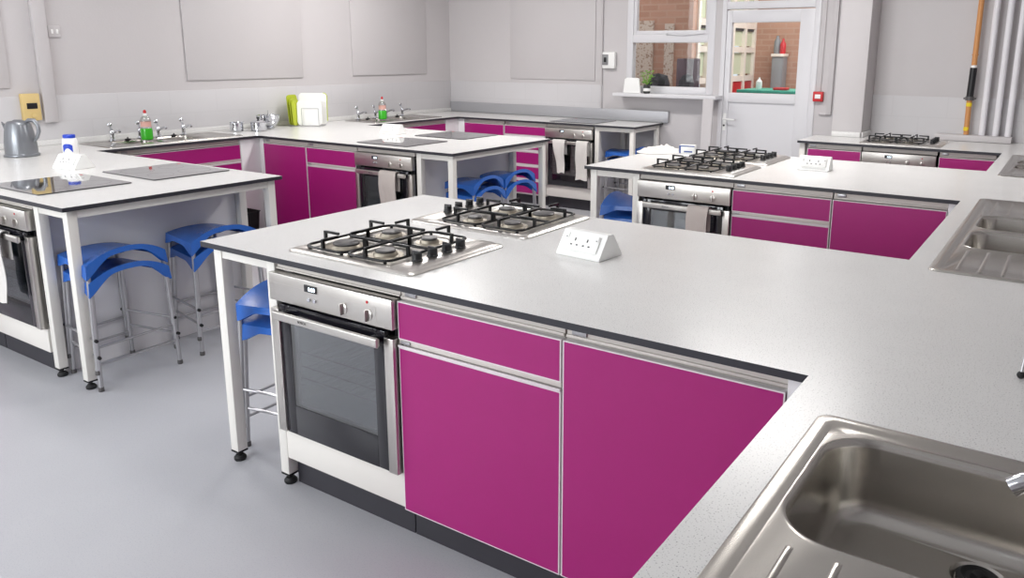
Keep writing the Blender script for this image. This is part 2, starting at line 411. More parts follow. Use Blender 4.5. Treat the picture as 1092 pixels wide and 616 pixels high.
p = MB(); p.box(0.001,.012,-.043,.043,-.043,.043,.004); p.build('plate', 'wall', t)
for dy in (-.018,.018):
    p = MB(); p.box(.0125,.017,dy-.008,dy+.008,-.016,.016,.002); p.build('rocker', 'plastic', t)
t = thing('control_panel', 'beige control panel with a dark display on the left wall', 'control panel', (XL+.01, 1.105, 1.19))
p = MB(); p.box(.001,.04,-.062,.062,-.098,.098,.006); p.build('case', 'beige', t)
p = MB(); p.box(.0405,.043,-.033,.038,-.012,.03,.002); p.build('display', 'black', t)
p = MB(); p.lathe([(.016,0),(.016,.006)], (0,0,0), 16); k = p.build('dial', 'beige', t); k.rotation_euler = (0,R(90),0); k.location = (.041,.01,-.06)
t = thing('heating_control', 'white wall box with a dark display left of the window', 'control panel', (-1.535, YB, 1.53))
p = MB(); p.box(-.075,.075,-.05,-.001,-.085,.085,.008); p.build('case', 'plastic', t)
p = MB(); p.box(-.07,.0,-.056,-.051,-.05,.06,.003); p.build('display', 'locker', t)
p = MB(); p.box(-.05,-.02,-.059,-.0565,-.02,.03,.001); p.build('screen', 'black', t)
t = thing('fire_call_point', 'red fire alarm call point on the wall right of the door', 'alarm', (.675, YB, 1.222))
p = MB(); p.box(-.045,.045,-.045,-.001,-.045,.045,.006); p.build('case', 'red', t)
p = MB(); p.box(-.026,.026,-.048,-.0455,-.018,.020,.001); p.build('glass_panel', 'plastic', t)
m = MB(); m.box(.672,.690,YB-.012,YB-.001,1.27,2.95,.002); o = m.build('conduit', 'wall'); tag(o, 'narrow white conduit rising from the red call point', 'conduit')
m = MB(); m.box(.755,.80,YB-.03,YB-.001,1.06,2.95,.004); m.box(.69,.7545,YB-.022,YB-.001,1.055,1.075,.003); o = m.build('cable_trunking', 'wall'); tag(o, 'white trunking between the call point and the pilaster', 'trunking')
# leaning white panel beside the door
m = MB(); m.prism([(5.58,0),(5.60,0),(5.655,1.17),(5.635,1.17)], 'x', -.375, -.27, .003); o = m.build('leaning_panel', 'wall'); tag(o, 'narrow white panel leaning upright between window and door', 'panel')
# things on the sill
m = MB(); m.prism([(-1.31,1.201),(-1.11,1.201),(-1.13,1.345),(-1.15,1.355),(-1.27,1.355),(-1.295,1.34)], 'y', 5.73, 5.75, .003); o = m.build('white_card', 'plastic'); tag(o, 'white card with rounded top standing on the window sill', 'card')
t = thing('potted_herb', 'small green herb in a dark jar on the window sill', 'plant', (-1.03, 5.72, 1.2))
p = MB(); p.lathe([(.028,.001),(.036,.01),(.036,.075),(.030,.09)], seg=18); p.build('pot', 'soil', t)
p = MB(); p.lathe([(.0368,.025),(.0368,.055)], seg=18); p.build('label_band', 'plastic', t)
p = MB()
for i in range(60):
    a = random.random()*6.283; rr_ = random.random()**.6*.075; z = .10+random.random()*.13
    c = Vector((rr_*math.cos(a), rr_*math.sin(a), z)); d = Vector((math.cos(a+random.random()), math.sin(a), .3)).normalized()*.022; n = d.cross(Vector((0,0,1))).normalized()*.011
    up = Vector((0,0,.006))
    vs = [p.bm.verts.new(q) for q in (c-d, c+n+up, c+d, c-n+up)]; p.bm.faces.new(vs)
for i in range(9):
    a = i*.7; p.tube([(0,0,.08),(.03*math.cos(a),.03*math.sin(a),.13),(.055*math.cos(a),.055*math.sin(a),.19)], .002, 5)
p.build('leaves', 'leaf', t)
# gas pipe and white pipes
t = thing('gas_pipe', 'ochre vertical gas pipe with a black sleeve and yellow tape', 'pipe', (1.93, 5.77, 0))
p = MB(); p.tube([(0,0,.952),(-.005,0,1.25)], .021, 14); p.tube([(0,0,1.52),(0,0,2.99)], .021, 14); p.build('pipe_run', 'copper', t)
p = MB(); p.tube([(-.005,0,1.25),(0,0,1.50)], .027, 14); p.build('sleeve', 'black', t)
p = MB(); p.tube([(0,0,1.50),(0,0,1.52)], .023, 14); p.build('collar', 'plastic', t)
p = MB(); p.lathe([(.034,0),(.034,.03)], (-.004,0,1.235)); p.tube([(-.05,0,1.25),(.045,0,1.25)], .008, 8); p.build('union', 'capgrey', t)
for z in (1.185, .985):
    p = MB(); p.tube([(-.003,0,z),(-.003,0,z+.03)], .0225, 14); p.build('tape', 'yellow', t)
p = MB(); p.tube([(0,0,1.60),(0,0,1.61)], .026, 14); p.build('joint', 'copper', t)
xs = [2.045, 2.145, 2.235]; nm = ['leftmost white pipe, next to the ochre gas pipe', 'middle white pipe of the three on the back wall', 'rightmost white pipe on the back wall']
for x, n in zip(xs, nm):
    m = MB(); m.tube([(x,5.775,.952),(x,5.775,2.99)], .024, 14); o = m.build('heating_pipe', 'pipe_white'); tag(o, n, 'pipe', 'white pipes beside the gas pipe')
m = MB(); m.box(1.70,2.27,5.69,YB-.011,.902,.951,.004); o = m.build('pipe_boxing', 'wall'); tag(o, 'low white boxing under the pipes at the back of the worktop', 'boxing')

# ------------------------------------------------------------------ worktops
def slab(name, label, rects, holes, z0=.880, z1=ZT):
    xs = sorted({v for r in rects+holes for v in r[:2]}); ys = sorted({v for r in rects+holes for v in r[2:4]})
    ins = lambda x, y, L: any(r[0] < x < r[1] and r[2] < y < r[3] for r in L)
    bm = bmesh.new(); V = {}
    def v(i, j, k):
        if (i,j,k) not in V: V[(i,j,k)] = bm.verts.new((xs[i], ys[j], (z0, z1)[k]))
        return V[(i,j,k)]
    fill = {(i,j) for i in range(len(xs)-1) for j in range(len(ys)-1) if ins((xs[i]+xs[i+1])/2, (ys[j]+ys[j+1])/2, rects) and not ins((xs[i]+xs[i+1])/2, (ys[j]+ys[j+1])/2, holes)}
    for i, j in fill:
        bm.faces.new((v(i,j,1),v(i+1,j,1),v(i+1,j+1,1),v(i,j+1,1))).material_index = 0
        bm.faces.new((v(i,j,0),v(i,j+1,0),v(i+1,j+1,0),v(i+1,j,0))).material_index = 1
        for (di,dj),(a,c) in {(0,-1):((i,j),(i+1,j)), (1,0):((i+1,j),(i+1,j+1)), (0,1):((i+1,j+1),(i,j+1)), (-1,0):((i,j+1),(i,j))}.items():
            if (i+di,j+dj) not in fill:
                bm.faces.new((v(*a,0),v(*c,0),v(*c,1),v(*a,1))).material_index = 1
    me = bpy.data.meshes.new(name); bm.to_mesh(me); bm.free()
    me.materials.append(M['laminate']); me.materials.append(M['core'])
    o = bpy.data.objects.new(name, me); COL.objects.link(o); return tag(o, label, 'worktop')
XS = 2.262
SINKS_R = [(2.335,2.865,-1.15,-.18), (2.335,2.865,1.11,2.72), (2.335,2.865,3.66,4.86)]
inner = lambda s: (s[0]+.02, s[1]-.02, s[2]+.02, s[3]-.02)
slab('worktop', 'white speckled worktop joining the near peninsula, the right-hand sinks and the gas hobs behind',
     [(XS,3.0,-2.8,YB-.012), (0,XS,0,1.225), (.11,XS,2.605,3.84), (.765,XS,4.954,5.498), (1.152,XS,5.498,YB-.012)], [inner(s) for s in SINKS_R])
XLs = -3.115
SINKS_L = [(-3.66,-3.20,1.36,2.50), (-3.66,-3.20,4.02,5.05)]
slab('worktop', 'white speckled worktop along the left wall and back corner with the black glass hobs',
     [(XL+.012,XLs,-.3,YB-.012), (XLs,-1.083,.024,1.222), (XLs,-.96,2.574,3.826), (XLs,-.89,5.207,YB-.012)], [inner(s) for s in SINKS_L])
m = MB(); m.box(XL+.012,XL+.030,-.3,YB-.03,ZT+.001,ZT+.042,.003); o = m.build('worktop_upstand', 'laminate'); tag(o, 'low speckled upstand at the back of the left wall worktop', 'upstand')
m = MB(); m.box(.70,1.145,5.480,5.497,ZT+.001,ZT+.045,.003); 
m.bm.free(); m = MB(); m.box(.905,1.145,5.482,5.498,ZT+.001,ZT+.045,.003); m.box(1.153,1.165,5.50,5.83,ZT+.001,ZT+.045,.002); o = m.build('worktop_upstand', 'laminate'); tag(o, 'short speckled upstand around the pilaster behind the far gas hob', 'upstand')
m = MB(); m.box(-3.755,-.825,YB-.032,YB-.013,.905,1.02,.003); o = m.build('splashback', 'splash'); tag(o, 'long grey metal splashback along the back wall worktop', 'splashback')

# ------------------------------------------------------------------ base units
def front(parent, name, x0, x1, z0, z1, y=.02, t=.018, e=.0035):
    m = MB(); m.mi = 0; m.box(x0+e, x1-e, y, y+t, z0+e, z1-e)
    m.mi = 1
    m.box(x0, x1, y+.0005, y+t, z0, z0+e); m.box(x0, x1, y+.0005, y+t, z1-e, z1); m.box(x0, x0+e, y+.0005, y+t, z0+e, z1-e); m.box(x1-e, x1, y+.0005, y+t, z0+e, z1-e)
    return m.build(name, ['magenta', 'edging'], parent)
def cabinet(name, label, loc, rz, w, kind, depth=.54, group=None, top=.838):
    """local frame: x across the front, +y into the unit, y=0 is the front face"""
    t = thing(name, label, 'cabinet', loc, rz, group)
    m = MB(); m.box(.002, w-.002, .022, depth, .10, top); m.build('carcass', 'white', t)
    m = MB(); m.box(.002, w-.002, .05, .07, 0, .099); m.build('plinth', 'plinth', t)
    m = MB(); m.box(.002, w-.002, .016, .045, .842, .851, .001); m.box(.002, w-.002, .022, .045, .851, .879); m.build('top_rail', 'rail', t)
    m = MB(); m.box(.02, .065, .016, .0215, .853, .870, .001); m.build('rail_clip', 'zinc', t)
    if kind == 'drawer_door':
        front(t, 'drawer', 0.002, w-.002, .714, .838, 0)
        m = MB(); m.box(.002, w-.002, .004, .021, .697, .712, .001); m.mi = 1; m.box(.002, w-.002, -.004, .004, .688, .695, .001); m.build('grip_rail', ['rail','edging'], t)
        m = MB(); m.box(.012, .05, -.001, .0038, .700, .710, .001); m.build('rail_clip', 'zinc', t)
        front(t, 'door', 0.002, w-.002, .117, .686, 0)
    elif kind == 'door':
        front(t, 'door', 0.002, w-.002, .117, .838, 0)
    else:
        zs = [(.745,.838),(.590,.718),(.435,.563),(.280,.408),(.117,.253)]
        for a, c in zs:
            front(t, 'drawer', 0.002, w-.002, a, c, 0)
        m = MB()
        for a, c in zs[1:]: m.box(.002, w-.002, .003, .021, c+.003, c+.022, .001)
        m.build('grip_rail', 'edging', t)
    return t

def housing(label, loc, w=.597, depth=.58, rz=0):
    t = thing('oven_housing', label, 'cabinet', loc, rz)
    m = MB(); m.box(0, w, .010, .028, .118, .240, .001); m.build('filler_panel', 'white', t)
    m = MB(); m.box(0, w, .05, .07, 0, .117); m.build('plinth', 'plinth', t)
    m = MB(); m.box(0, w, .016, .045, .847, .853, .001); m.box(0, w, .022, .045, .853, .879); m.build('top_rail', 'rail', t)
    m = MB(); m.box(.0, w, .55, .565, .118, .845); m.box(0, w, .03, .55, .225, .24); m.build('carcass', 'white', t)
    return t

# oven prototype -----------------------------------------------------------
def make_oven():
    t = thing('built_in_oven', '-', 'oven', (0,0,0), 0, 'built in ovens')
    W, H = .594, .600
    m = MB(); m.box(.02,W-.02,.024,.04,.02,.58) ; m.box(.02,.03,.04,.5,.02,.58); m.box(W-.03,W-.02,.04,.5,.02,.58); m.box(.03,W-.03,.49,.5,.02,.58); m.box(.03,W-.03,.04,.49,.57,.58); m.box(.03,W-.03,.04,.49,.02,.03)
    # hollow front plate: replace by ring
    m.bm.free(); m = MB()
    m.box(.02,.03,.024,.5,.02,.58); m.box(W-.03,W-.02,.024,.5,.02,.58); m.box(.03,W-.03,.49,.5,.02,.58); m.box(.03,W-.03,.024,.49,.57,.58); m.box(.03,W-.03,.024,.49,.02,.03); m.box(.03,W-.03,.024,.034,.50,.57)
    m.build('oven_body', 'black', t)
    m = MB(); m.box(.06,W-.06,.026,.40,.10,.11); m.box(.06,W-.06,.026,.40,.44,.45); m.box(.06,.07,.026,.40,.11,.44); m.box(W-.07,W-.06,.026,.40,.11,.44); m.box(.07,W-.07,.39,.40,.11,.44)
    m.build('oven_cavity', 'cavity', t)
    for z in (.245,.30,.20):
        m = MB(); m.tube([(.075,.04,z),(W-.075,.04,z)], .0028, 6)
        m.tube([(.075,.36,z),(W-.075,.36,z)], .0028, 6)
        for i in range(12): x = .09+.034*i+.01; m.tube([(x,.04,z),(x,.36,z)], .0016, 4)
        m.build('oven_rack', 'chrome', t)
    m = MB(); m.box(0,W,-.018,.022,.500,H,.003); pn = m.build('control_panel', 'steel_h', t)
    m = MB(); m.box(.0,W-.07,-.0188,-.0182,.5655,.5665); m.box(W-.07,W-.069,-.0188,-.0182,.50,.5665); m.build('panel_groove', 'rail', pn)
    m = MB(); m.box(.190,.250,-.0215,-.0185,.560,.585,.001); ds = m.build('display', 'black', pn)
    text_mesh('0:00', .020, 'display_digits', 'digit', ds, (.228,-.0218,.571), (R(90),0,0))
    for x in (.210,.238):
        m = MB(); m.lathe([(.0075,0),(.0075,.004),(.006,.0055)], (0,0,0), 14); k = m.build('button', 'chrome', pn); k.rotation_euler = (R(90),0,0); k.location = (x,-.018,.533)
    for x in (.375,.490):
        m = MB(); m.lathe([(.019,0),(.019,.002),(.016,.004)], (0,0,0), 24); m.box(-.0035,.0035,-.019,.019,.003,.017,.0015)
        k = m.build('knob', 'steel', pn); k.rotation_euler = (R(90),0,0); k.location = (x,-.018,.533)
    m = MB(); m.lathe([(.005,0),(.005,.002)], (0,0,0), 12); k = m.build('indicator_light', 'red', pn); k.rotation_euler = (R(90),0,0); k.location = (.488,-.018,.576)
    # door
    m = MB(); m.box(0,.040,-.018,.020,.002,.470,.002); m.box(W-.040,W,-.018,.020,.002,.470,.002); m.box(.03,W-.03,.0185,.0215,.004,.095)
    dr = m.build('oven_door', 'steel', t)
    m = MB(); m.box(.041,.092,-.012,.018,.002,.488,.002); m.box(W-.092,W-.041,-.012,.018,.002,.488,.002); m.box(.092,W-.092,-.012,.018,.002,.115,.001); m.box(.092,W-.092,-.012,.018,.425,.488,.001)
    m.build('glass_surround', 'blackglass', dr)
    m = MB(); m.box(.091,W-.091,-.010,-.004,.114,.426); m.build('window_glass', 'ovenpane', dr)
    m = MB(); m.prism([(-.052,.446),(-.044,.441),(-.036,.448),(-.036,.470),(-.044,.476),(-.052,.472)], 'x', .052, W-.040, .002); h = m.build('handle', 'steel_h', dr)
    text_mesh('BOSCH', .013, 'handle_lettering', 'ink', h, (.205,-.0525,.459), (R(90),0,0))
    for bx in (.068, W-.090):
        m = MB(); m.box(bx,bx+.030,-.037,-.0115,.448,.470,.004); m.build('handle_bracket', 'black', dr)
    return t
oven0 = make_oven()
OV = [((.388,.02), 1, 'clean steel oven with no towel, under the nearest gas hob'),
      ((-2.055,.044), 1, 'steel oven at the left edge under the near black glass hob'),
      ((.490,2.625), 1, 'steel oven with one beige towel, under the two gas hobs of the middle peninsula'),
      ((-1.955,2.594), 1, 'steel oven behind the blue stools with one towel hanging over it'),
      ((-1.945,5.227), .955, 'steel oven on the back wall with two white towels on its handle'),
      ((1.285,4.974), .915, 'steel oven under the far gas hob beside the pilaster')]
for i, ((x, y), sx, lb) in enumerate(OV):
    place(oven0, i == 0, (x, y, .243), 0, lb, (sx,1,1))
housing('white oven housing with a dark plinth in the near peninsula', (.388,.02,0))
housing('white oven housing at the left edge with a dark plinth', (-2.055,.044,0))
housing('white oven housing in the middle peninsula', (.490,2.625,0))
housing('white oven housing between magenta doors and blue stools', (-1.955,2.594,0))
housing('white oven housing under the back wall worktop', (-1.945,5.227,0), .567)
housing('white oven housing under the far right worktop', (1.285,4.974,0), .545, .5)

cabinet('base_cabinet', 'magenta drawer above a door, right of the nearest oven', (.988,.02,0), 0, .611, 'drawer_door')
cabinet('base_cabinet', 'large plain magenta door at the near corner beside the big sink', (1.602,.02,0), 0, .608, 'door')
cabinet('base_cabinet', 'magenta drawer above a door, right of the towelled oven of the middle peninsula', (1.090,2.625,0), 0, .556, 'drawer_door')
cabinet('base_cabinet', 'dark magenta plain door in the middle peninsula beside the twin bowl sink', (1.650,2.625,0), 0, .558, 'door')
cabinet('base_cabinet', 'small magenta unit left of the far right oven', (.846,4.974,0), 0, .43, 'drawer_door', .5)
cabinet('base_cabinet', 'small magenta unit right of the far right oven', (1.845,4.974,0), 0, .385, 'drawer_door')
cabinet('base_cabinet', 'plain magenta door in the corner under the chopping boards', (-3.085,2.594,0), 0, .545, 'door')
cabinet('base_cabinet', 'magenta drawer above a door beside the oven with one towel', (-2.537,2.594,0), 0, .575, 'drawer_door')
cabinet('base_cabinet', 'long magenta drawer above a door under the left wall taps', (-3.14,1.40,0), R(90), 1.01, 'drawer_door', top=.71)
cabinet('base_cabinet', 'long magenta unit under the left wall sink nearest the room corner', (-3.14,4.0,0), R(90), 1.02, 'drawer_door', top=.71)
cabinet('base_cabinet', 'magenta unit in the far corner under the metal splashback', (-3.05,5.227,0), 0, .555, 'drawer_door')
cabinet('drawer_unit', 'stack of five magenta drawers left of the back wall oven', (-2.485,5.227,0), 0, .535, 'drawers')
cabinet('sink_cabinet', 'magenta sink cabinet below the large foreground sink', (2.29,-.06,0), R(-90), 1.10, 'door', .64, top=.725)
cabinet('sink_cabinet', 'magenta sink cabinet below the twin bowl sink', (2.29,2.55,0), R(-90), 1.30, 'door', .64, top=.725)
cabinet('sink_cabinet', 'magenta sink cabinet below the farthest right sink', (2.29,4.93,0), R(-90), 1.04, 'door', .64, top=.725)
cabinet('base_cabinet', 'magenta drawer above a door, immediately left of the oven at the left edge', (-2.585,.044,0), 0, .525, 'drawer_door')
cabinet('base_cabinet', 'magenta drawer above a door, next to the left wall beyond the left edge oven', (-3.11,.044,0), 0, .52, 'drawer_door')
def filler(label, x0, x1, y0, y1, z0=0, z1=.878):
    m = MB(); m.box(x0,x1,y0,y1,z0,z1,.001); return tag(m.build('filler_panel', 'panel'), label, 'panel')
filler('white corner filler right of the large magenta door by the big sink', 2.211, 2.30, .026, .10)
filler('white corner filler right of the dark magenta door of the middle peninsula', 2.209, 2.30, 2.631, 2.70)
filler('white corner filler below the saucepans', -3.20, -3.137, 2.412, 2.604)
filler('white corner filler between the left wall and the corner door', -3.136, -3.087, 2.597, 2.65)
filler('white corner filler at the far corner, on the left wall side', -3.20, -3.137, 5.022, 5.235)
filler('white corner filler at the far corner, on the back wall side', -3.136, -3.052, 5.231, 5.28)
# seating side panels under the overhangs, standing on the floor
filler('white end panel behind the stools at the left edge', -1.452, -1.435, .10, 1.17)
filler('white end panel behind the stool of the near peninsula', .366, .384, .10, 1.17)
filler('white end panel behind the stools of the left middle peninsula', -1.352, -1.335, 2.66, 3.78)
filler('white end panel behind the stool of the right middle peninsula', .466, .484, 2.70, 3.78)
filler('white end panel beside the back wall oven', -1.37, -1.355, 5.26, 5.80)
# far halves of the peninsulas
filler('white end filler left of the small magenta unit by the pilaster', .802, .843, 5.04, 5.06)
def back_body(label, x0, x1, y0, y1):
    m = MB(); m.box(x0,x1,y0,y1,.10,.85); m.box(x0+.02,x1-.02,y0,y1-.05,0,.10); return tag(m.build('cabinet_back', 'white'), label, 'cabinet')
back_body('white rear cabinets of the near peninsula', .39, 2.20, .62, 1.19)
back_body('white rear cabinets of the left edge peninsula', -3.05, -1.46, .66, 1.19)
back_body('white rear cabinets of the right middle peninsula', .49, 2.20, 3.24, 3.80)
back_body('white rear cabinets of the left middle peninsula', -3.05, -1.36, 3.20, 3.79)

# steel leg frames ------------------------------------------------------------
def leg_frame(label, x_out, x_in, y0, y1, dirn, back=True):
    """legs under the overhang; x_out outer leg edge, x_in inner post, along y0..y1"""
    t = thing('leg_frame', label, 'table frame', (0,0,0))
    w = .045
    xo = (x_out, x_out+w) if dirn < 0 else (x_out-w, x_out)
    xi = (x_in-w, x_in) if dirn < 0 else (x_in, x_in+w)
    pos = [(xo,(y0,y0+w)), (xi,(y0,y0+w))] + ([(xo,(y1-w,y1)), (xi,(y1-w,y1))] if back else [])
    if x_in == x_out: pos = [q for q in pos if q[0] == xo]
    for (xa,xb),(ya,yb) in pos:
        m = MB(); m.box(xa,xb,ya,yb,.045,.879,.003); lg = m.build('leg', 'frame', t)
        cx, cy = (xa+xb)/2, (ya+yb)/2
        m = MB(); m.box(xa,xb,ya,yb,.038,.0445); m.tube([(cx,cy,.02),(cx,cy,.038)], .007, 10); m.lathe([(.022,0),(.024,.004),(.024,.012),(.016,.022)], (cx,cy,.0), 18); m.build('levelling_foot', 'rubber', lg)
    a0, a1 = min(xo[1],xi[1]), max(xo[0],xi[0])
    m = MB()
    if x_in == x_out:
        m.box(xo[0]+.004,xo[1]-.004,y0+w,y1-w,.838,.879,.002); m.build('apron_rail', 'frame', t); return t
    m.box(a0,a1,y0+.004,y0+.041,.838,.879,.002)
    if back: m.box(a0,a1,y1-.041,y1-.004,.838,.879,.002)
    m.box(xo[0]+.004,xo[1]-.004,y0+w,(y1-w) if back else y1,.838,.879,.002); m.box(xi[0]+.004,xi[1]-.004,y0+w,(y1-w) if back else y1,.842,.879,.002)
    m.build('apron_rail', 'frame', t); return t
leg_frame('white steel leg frame at the free end of the near peninsula', .033, .386, .030, 1.195, -1)
leg_frame('white steel leg frame at the free end of the left edge peninsula', -1.113, -1.433, .054, 1.192, 1)
leg_frame('white steel leg frame at the free end of the right middle peninsula', .140, .488, 2.635, 3.81, -1)
leg_frame('white steel leg frame at the free end of the left middle peninsula', -.985, -1.333, 2.604, 3.796, 1)
leg_frame('white steel leg frame at the right end of the back wall worktop', -.915, -1.353, 5.237, 5.815, 1)
t = leg_frame('white steel legs at the left end of the far right worktop', .778, .778, 4.984, 5.44, -1)

# ------------------------------------------------------------------ gas hobs
def make_gas_hob():
    t = thing('gas_hob', '-', 'hob', (0,0,0), 0, 'gas hobs')
    W, D = .602, .505
    m = MB()
    rings = [rr(0,W,0,D,.030,0), rr(0,W,0,D,.030,.003), rr(.004,W-.004,.004,D-.004,.028,.0075), rr(.022,W-.022,.022,D-.022,.022,.0125), rr(.036,W-.036,.036,D-.036,.018,.0125), rr(.044,W-.044,.044,D-.044,.016,.0085)]
    m.loft(rings)
    # raised control wedge on the right
    prof = [(.462,.006),(.478,.014),(.512,.021),(.560,.021),(.585,.014),(.594,.004)]
    rg = []
    for y, k in ((.006,.25),(.030,.8),(.065,1),(D-.065,1),(D-.030,.8),(D-.006,.25)):
        rg.append([(x, y, z*k+.003*(1-k)) for x, z in prof])
    m.loft(rg, True, True, closed=True)
    m.build('hob_plate', 'steel', t)
    burners = [(.155,.145,.044),(.365,.145,.036),(.155,.370,.036),(.365,.370,.030)]
    burners = [(.160,.140,.047),(.355,.140,.036),(.160,.365,.036),(.355,.365,.030)]
    for x, y, r in burners:
        m = MB(); m.lathe([(r*1.75,0),(r*1.7,.002),(r*1.2,.0015),(r*1.15,.006),(r*1.05,.012)], (x,y,.0085), 30); bn = m.build('burner', 'alu', t)
        m = MB(); m.lathe([(r*.98,0),(r,.002),(r,.006),(r*.9,.009),(r*.2,.010)], (x,y,.0207), 30); m.build('burner_cap', 'capgrey', bn)
    for gx0, gx1 in ((.052,.254),(.262,.462)):
        m = MB(); z = .020
        ring = rr(gx0,gx1,.040,D-.040,.035,z,5)
        m.tube(ring+[ring[0],ring[1]], .0048, 8)
        m.tube([(gx0,D/2,z),(gx1,D/2,z)], .0055, 8)
        bx = (gx0+gx1)/2
        for by in (.140,.365):
            for dx, dy, base in ((-1,0,gx0),(1,0,gx1),(0,-1,.040 if by < .2 else D/2),(0,1,D/2 if by < .2 else D-.040)):
                if dx: p0 = (base,by); p1 = (bx+dx*.030,by)
                else: p0 = (bx,base); p1 = (bx,by+dy*.030)
                if dx: m.box(p0[0]-.0055,p0[0]+.0055,by-.0045,by+.0045,z,z+.036); m.box(min(p0[0],p1[0]),max(p0[0],p1[0]),by-.0042,by+.0042,z+.028,z+.037,.001)
                else: m.box(bx-.0045,bx+.0045,p0[1]-.0055,p0[1]+.0055,z,z+.036); m.box(bx-.0042,bx+.0042,min(p0[1],p1[1]),max(p0[1],p1[1]),z+.028,z+.037,.001)
        for fx in (gx0+.02,gx1-.02):
            for fy in (.05,D-.05): m.tube([(fx,fy,.009),(fx,fy,z)], .006, 8)
        m.build('pan_support', 'enamel', t)
    for y in (.108,.184,.258,.330):
        m = MB(); m.lathe([(.020,0),(.020,.003),(.0175,.005),(.0165,.024),(.014,.027)], (.532,y,.0215), 22); m.box(.532-.018,.532+.018,y-.004,y+.004,.0455,.0535,.0015)
        k = m.build('knob', 'black', t)
        m = MB(); m.box(.532-.017,.532+.0,y-.0025,y+.0025,.054,.0546); m.build('pointer', 'chrome', k)
    return t
gas0 = make_gas_hob()
GH = [((.390,.080), 0, 'nearest gas hob, its four knobs at the right towards the socket pod', 1),
      ((.390+.602,.705+.505), R(180), 'gas hob behind the nearest one, its knobs at the left away from the socket pod', 1),
      ((.475,2.665), 0, 'front gas hob of the middle peninsula, above the towelled oven', 1),
      ((.475,3.27), 0, 'rear gas hob of the middle peninsula, behind the box and cloth', 1),
      ((1.235,5.035), 0, 'distant gas hob beside the pilaster under the blank wall', 1)]
for i, ((x, y), rz, lb, s) in enumerate(GH): place(gas0, i == 0, (x, y, ZT+.0005), rz, lb)

# ceramic hobs -----------------------------------------------------------------
def make_ceramic():
    t = thing('ceramic_hob', '-', 'hob', (0,0,0), 0, 'black glass hobs')
    W, D = .545, .475
    m = MB(); m.loft([rr(0,W,0,D,.012,0), rr(0,W,0,D,.012,.004), rr(.002,W-.002,.002,D-.002,.010,.006)]); g = m.build('hob_glass', 'ceramic', t)
    for x, y, r in ((.15,.13,.09),(.39,.13,.07),(.15,.34,.07),(.39,.34,.09)):
        m = MB(); n = 40
        a = [m.bm.verts.new((x+r*math.cos(2*math.pi*i/n), y+r*math.sin(2*math.pi*i/n), .0062)) for i in range(n)]
        c = [m.bm.verts.new((x+(r-.0015)*math.cos(2*math.pi*i/n), y+(r-.0015)*math.sin(2*math.pi*i/n), .0062)) for i in range(n)]
        for i in range(n): m.bm.faces.new((a[i],a[(i+1)%n],c[(i+1)%n],c[i]))
        m.build('ring_mark', 'ringmark', g)
    m = MB(); m.box(.04,.065,D-.03,D-.018,.0061,.0066); m.build('power_mark', 'red', g)
    return t
cer0 = make_ceramic()
CH = [((-2.055,.115), 'black glass hob at the left edge reflecting the beige panel'), ((-2.04,.700), 'black glass hob behind the one at the left edge, with a red mark'),
      ((-2.04,2.680), 'black glass hob at the front of the left middle peninsula'), ((-2.03,3.33), 'black glass hob at the rear of the left middle peninsula'),
      ((-1.93,5.27), 'black glass hob on the back wall worktop above the two towels')]
for i, ((x, y), lb) in enumerate(CH): place(cer0, i == 0, (x, y, ZT+.0005), 0, lb)

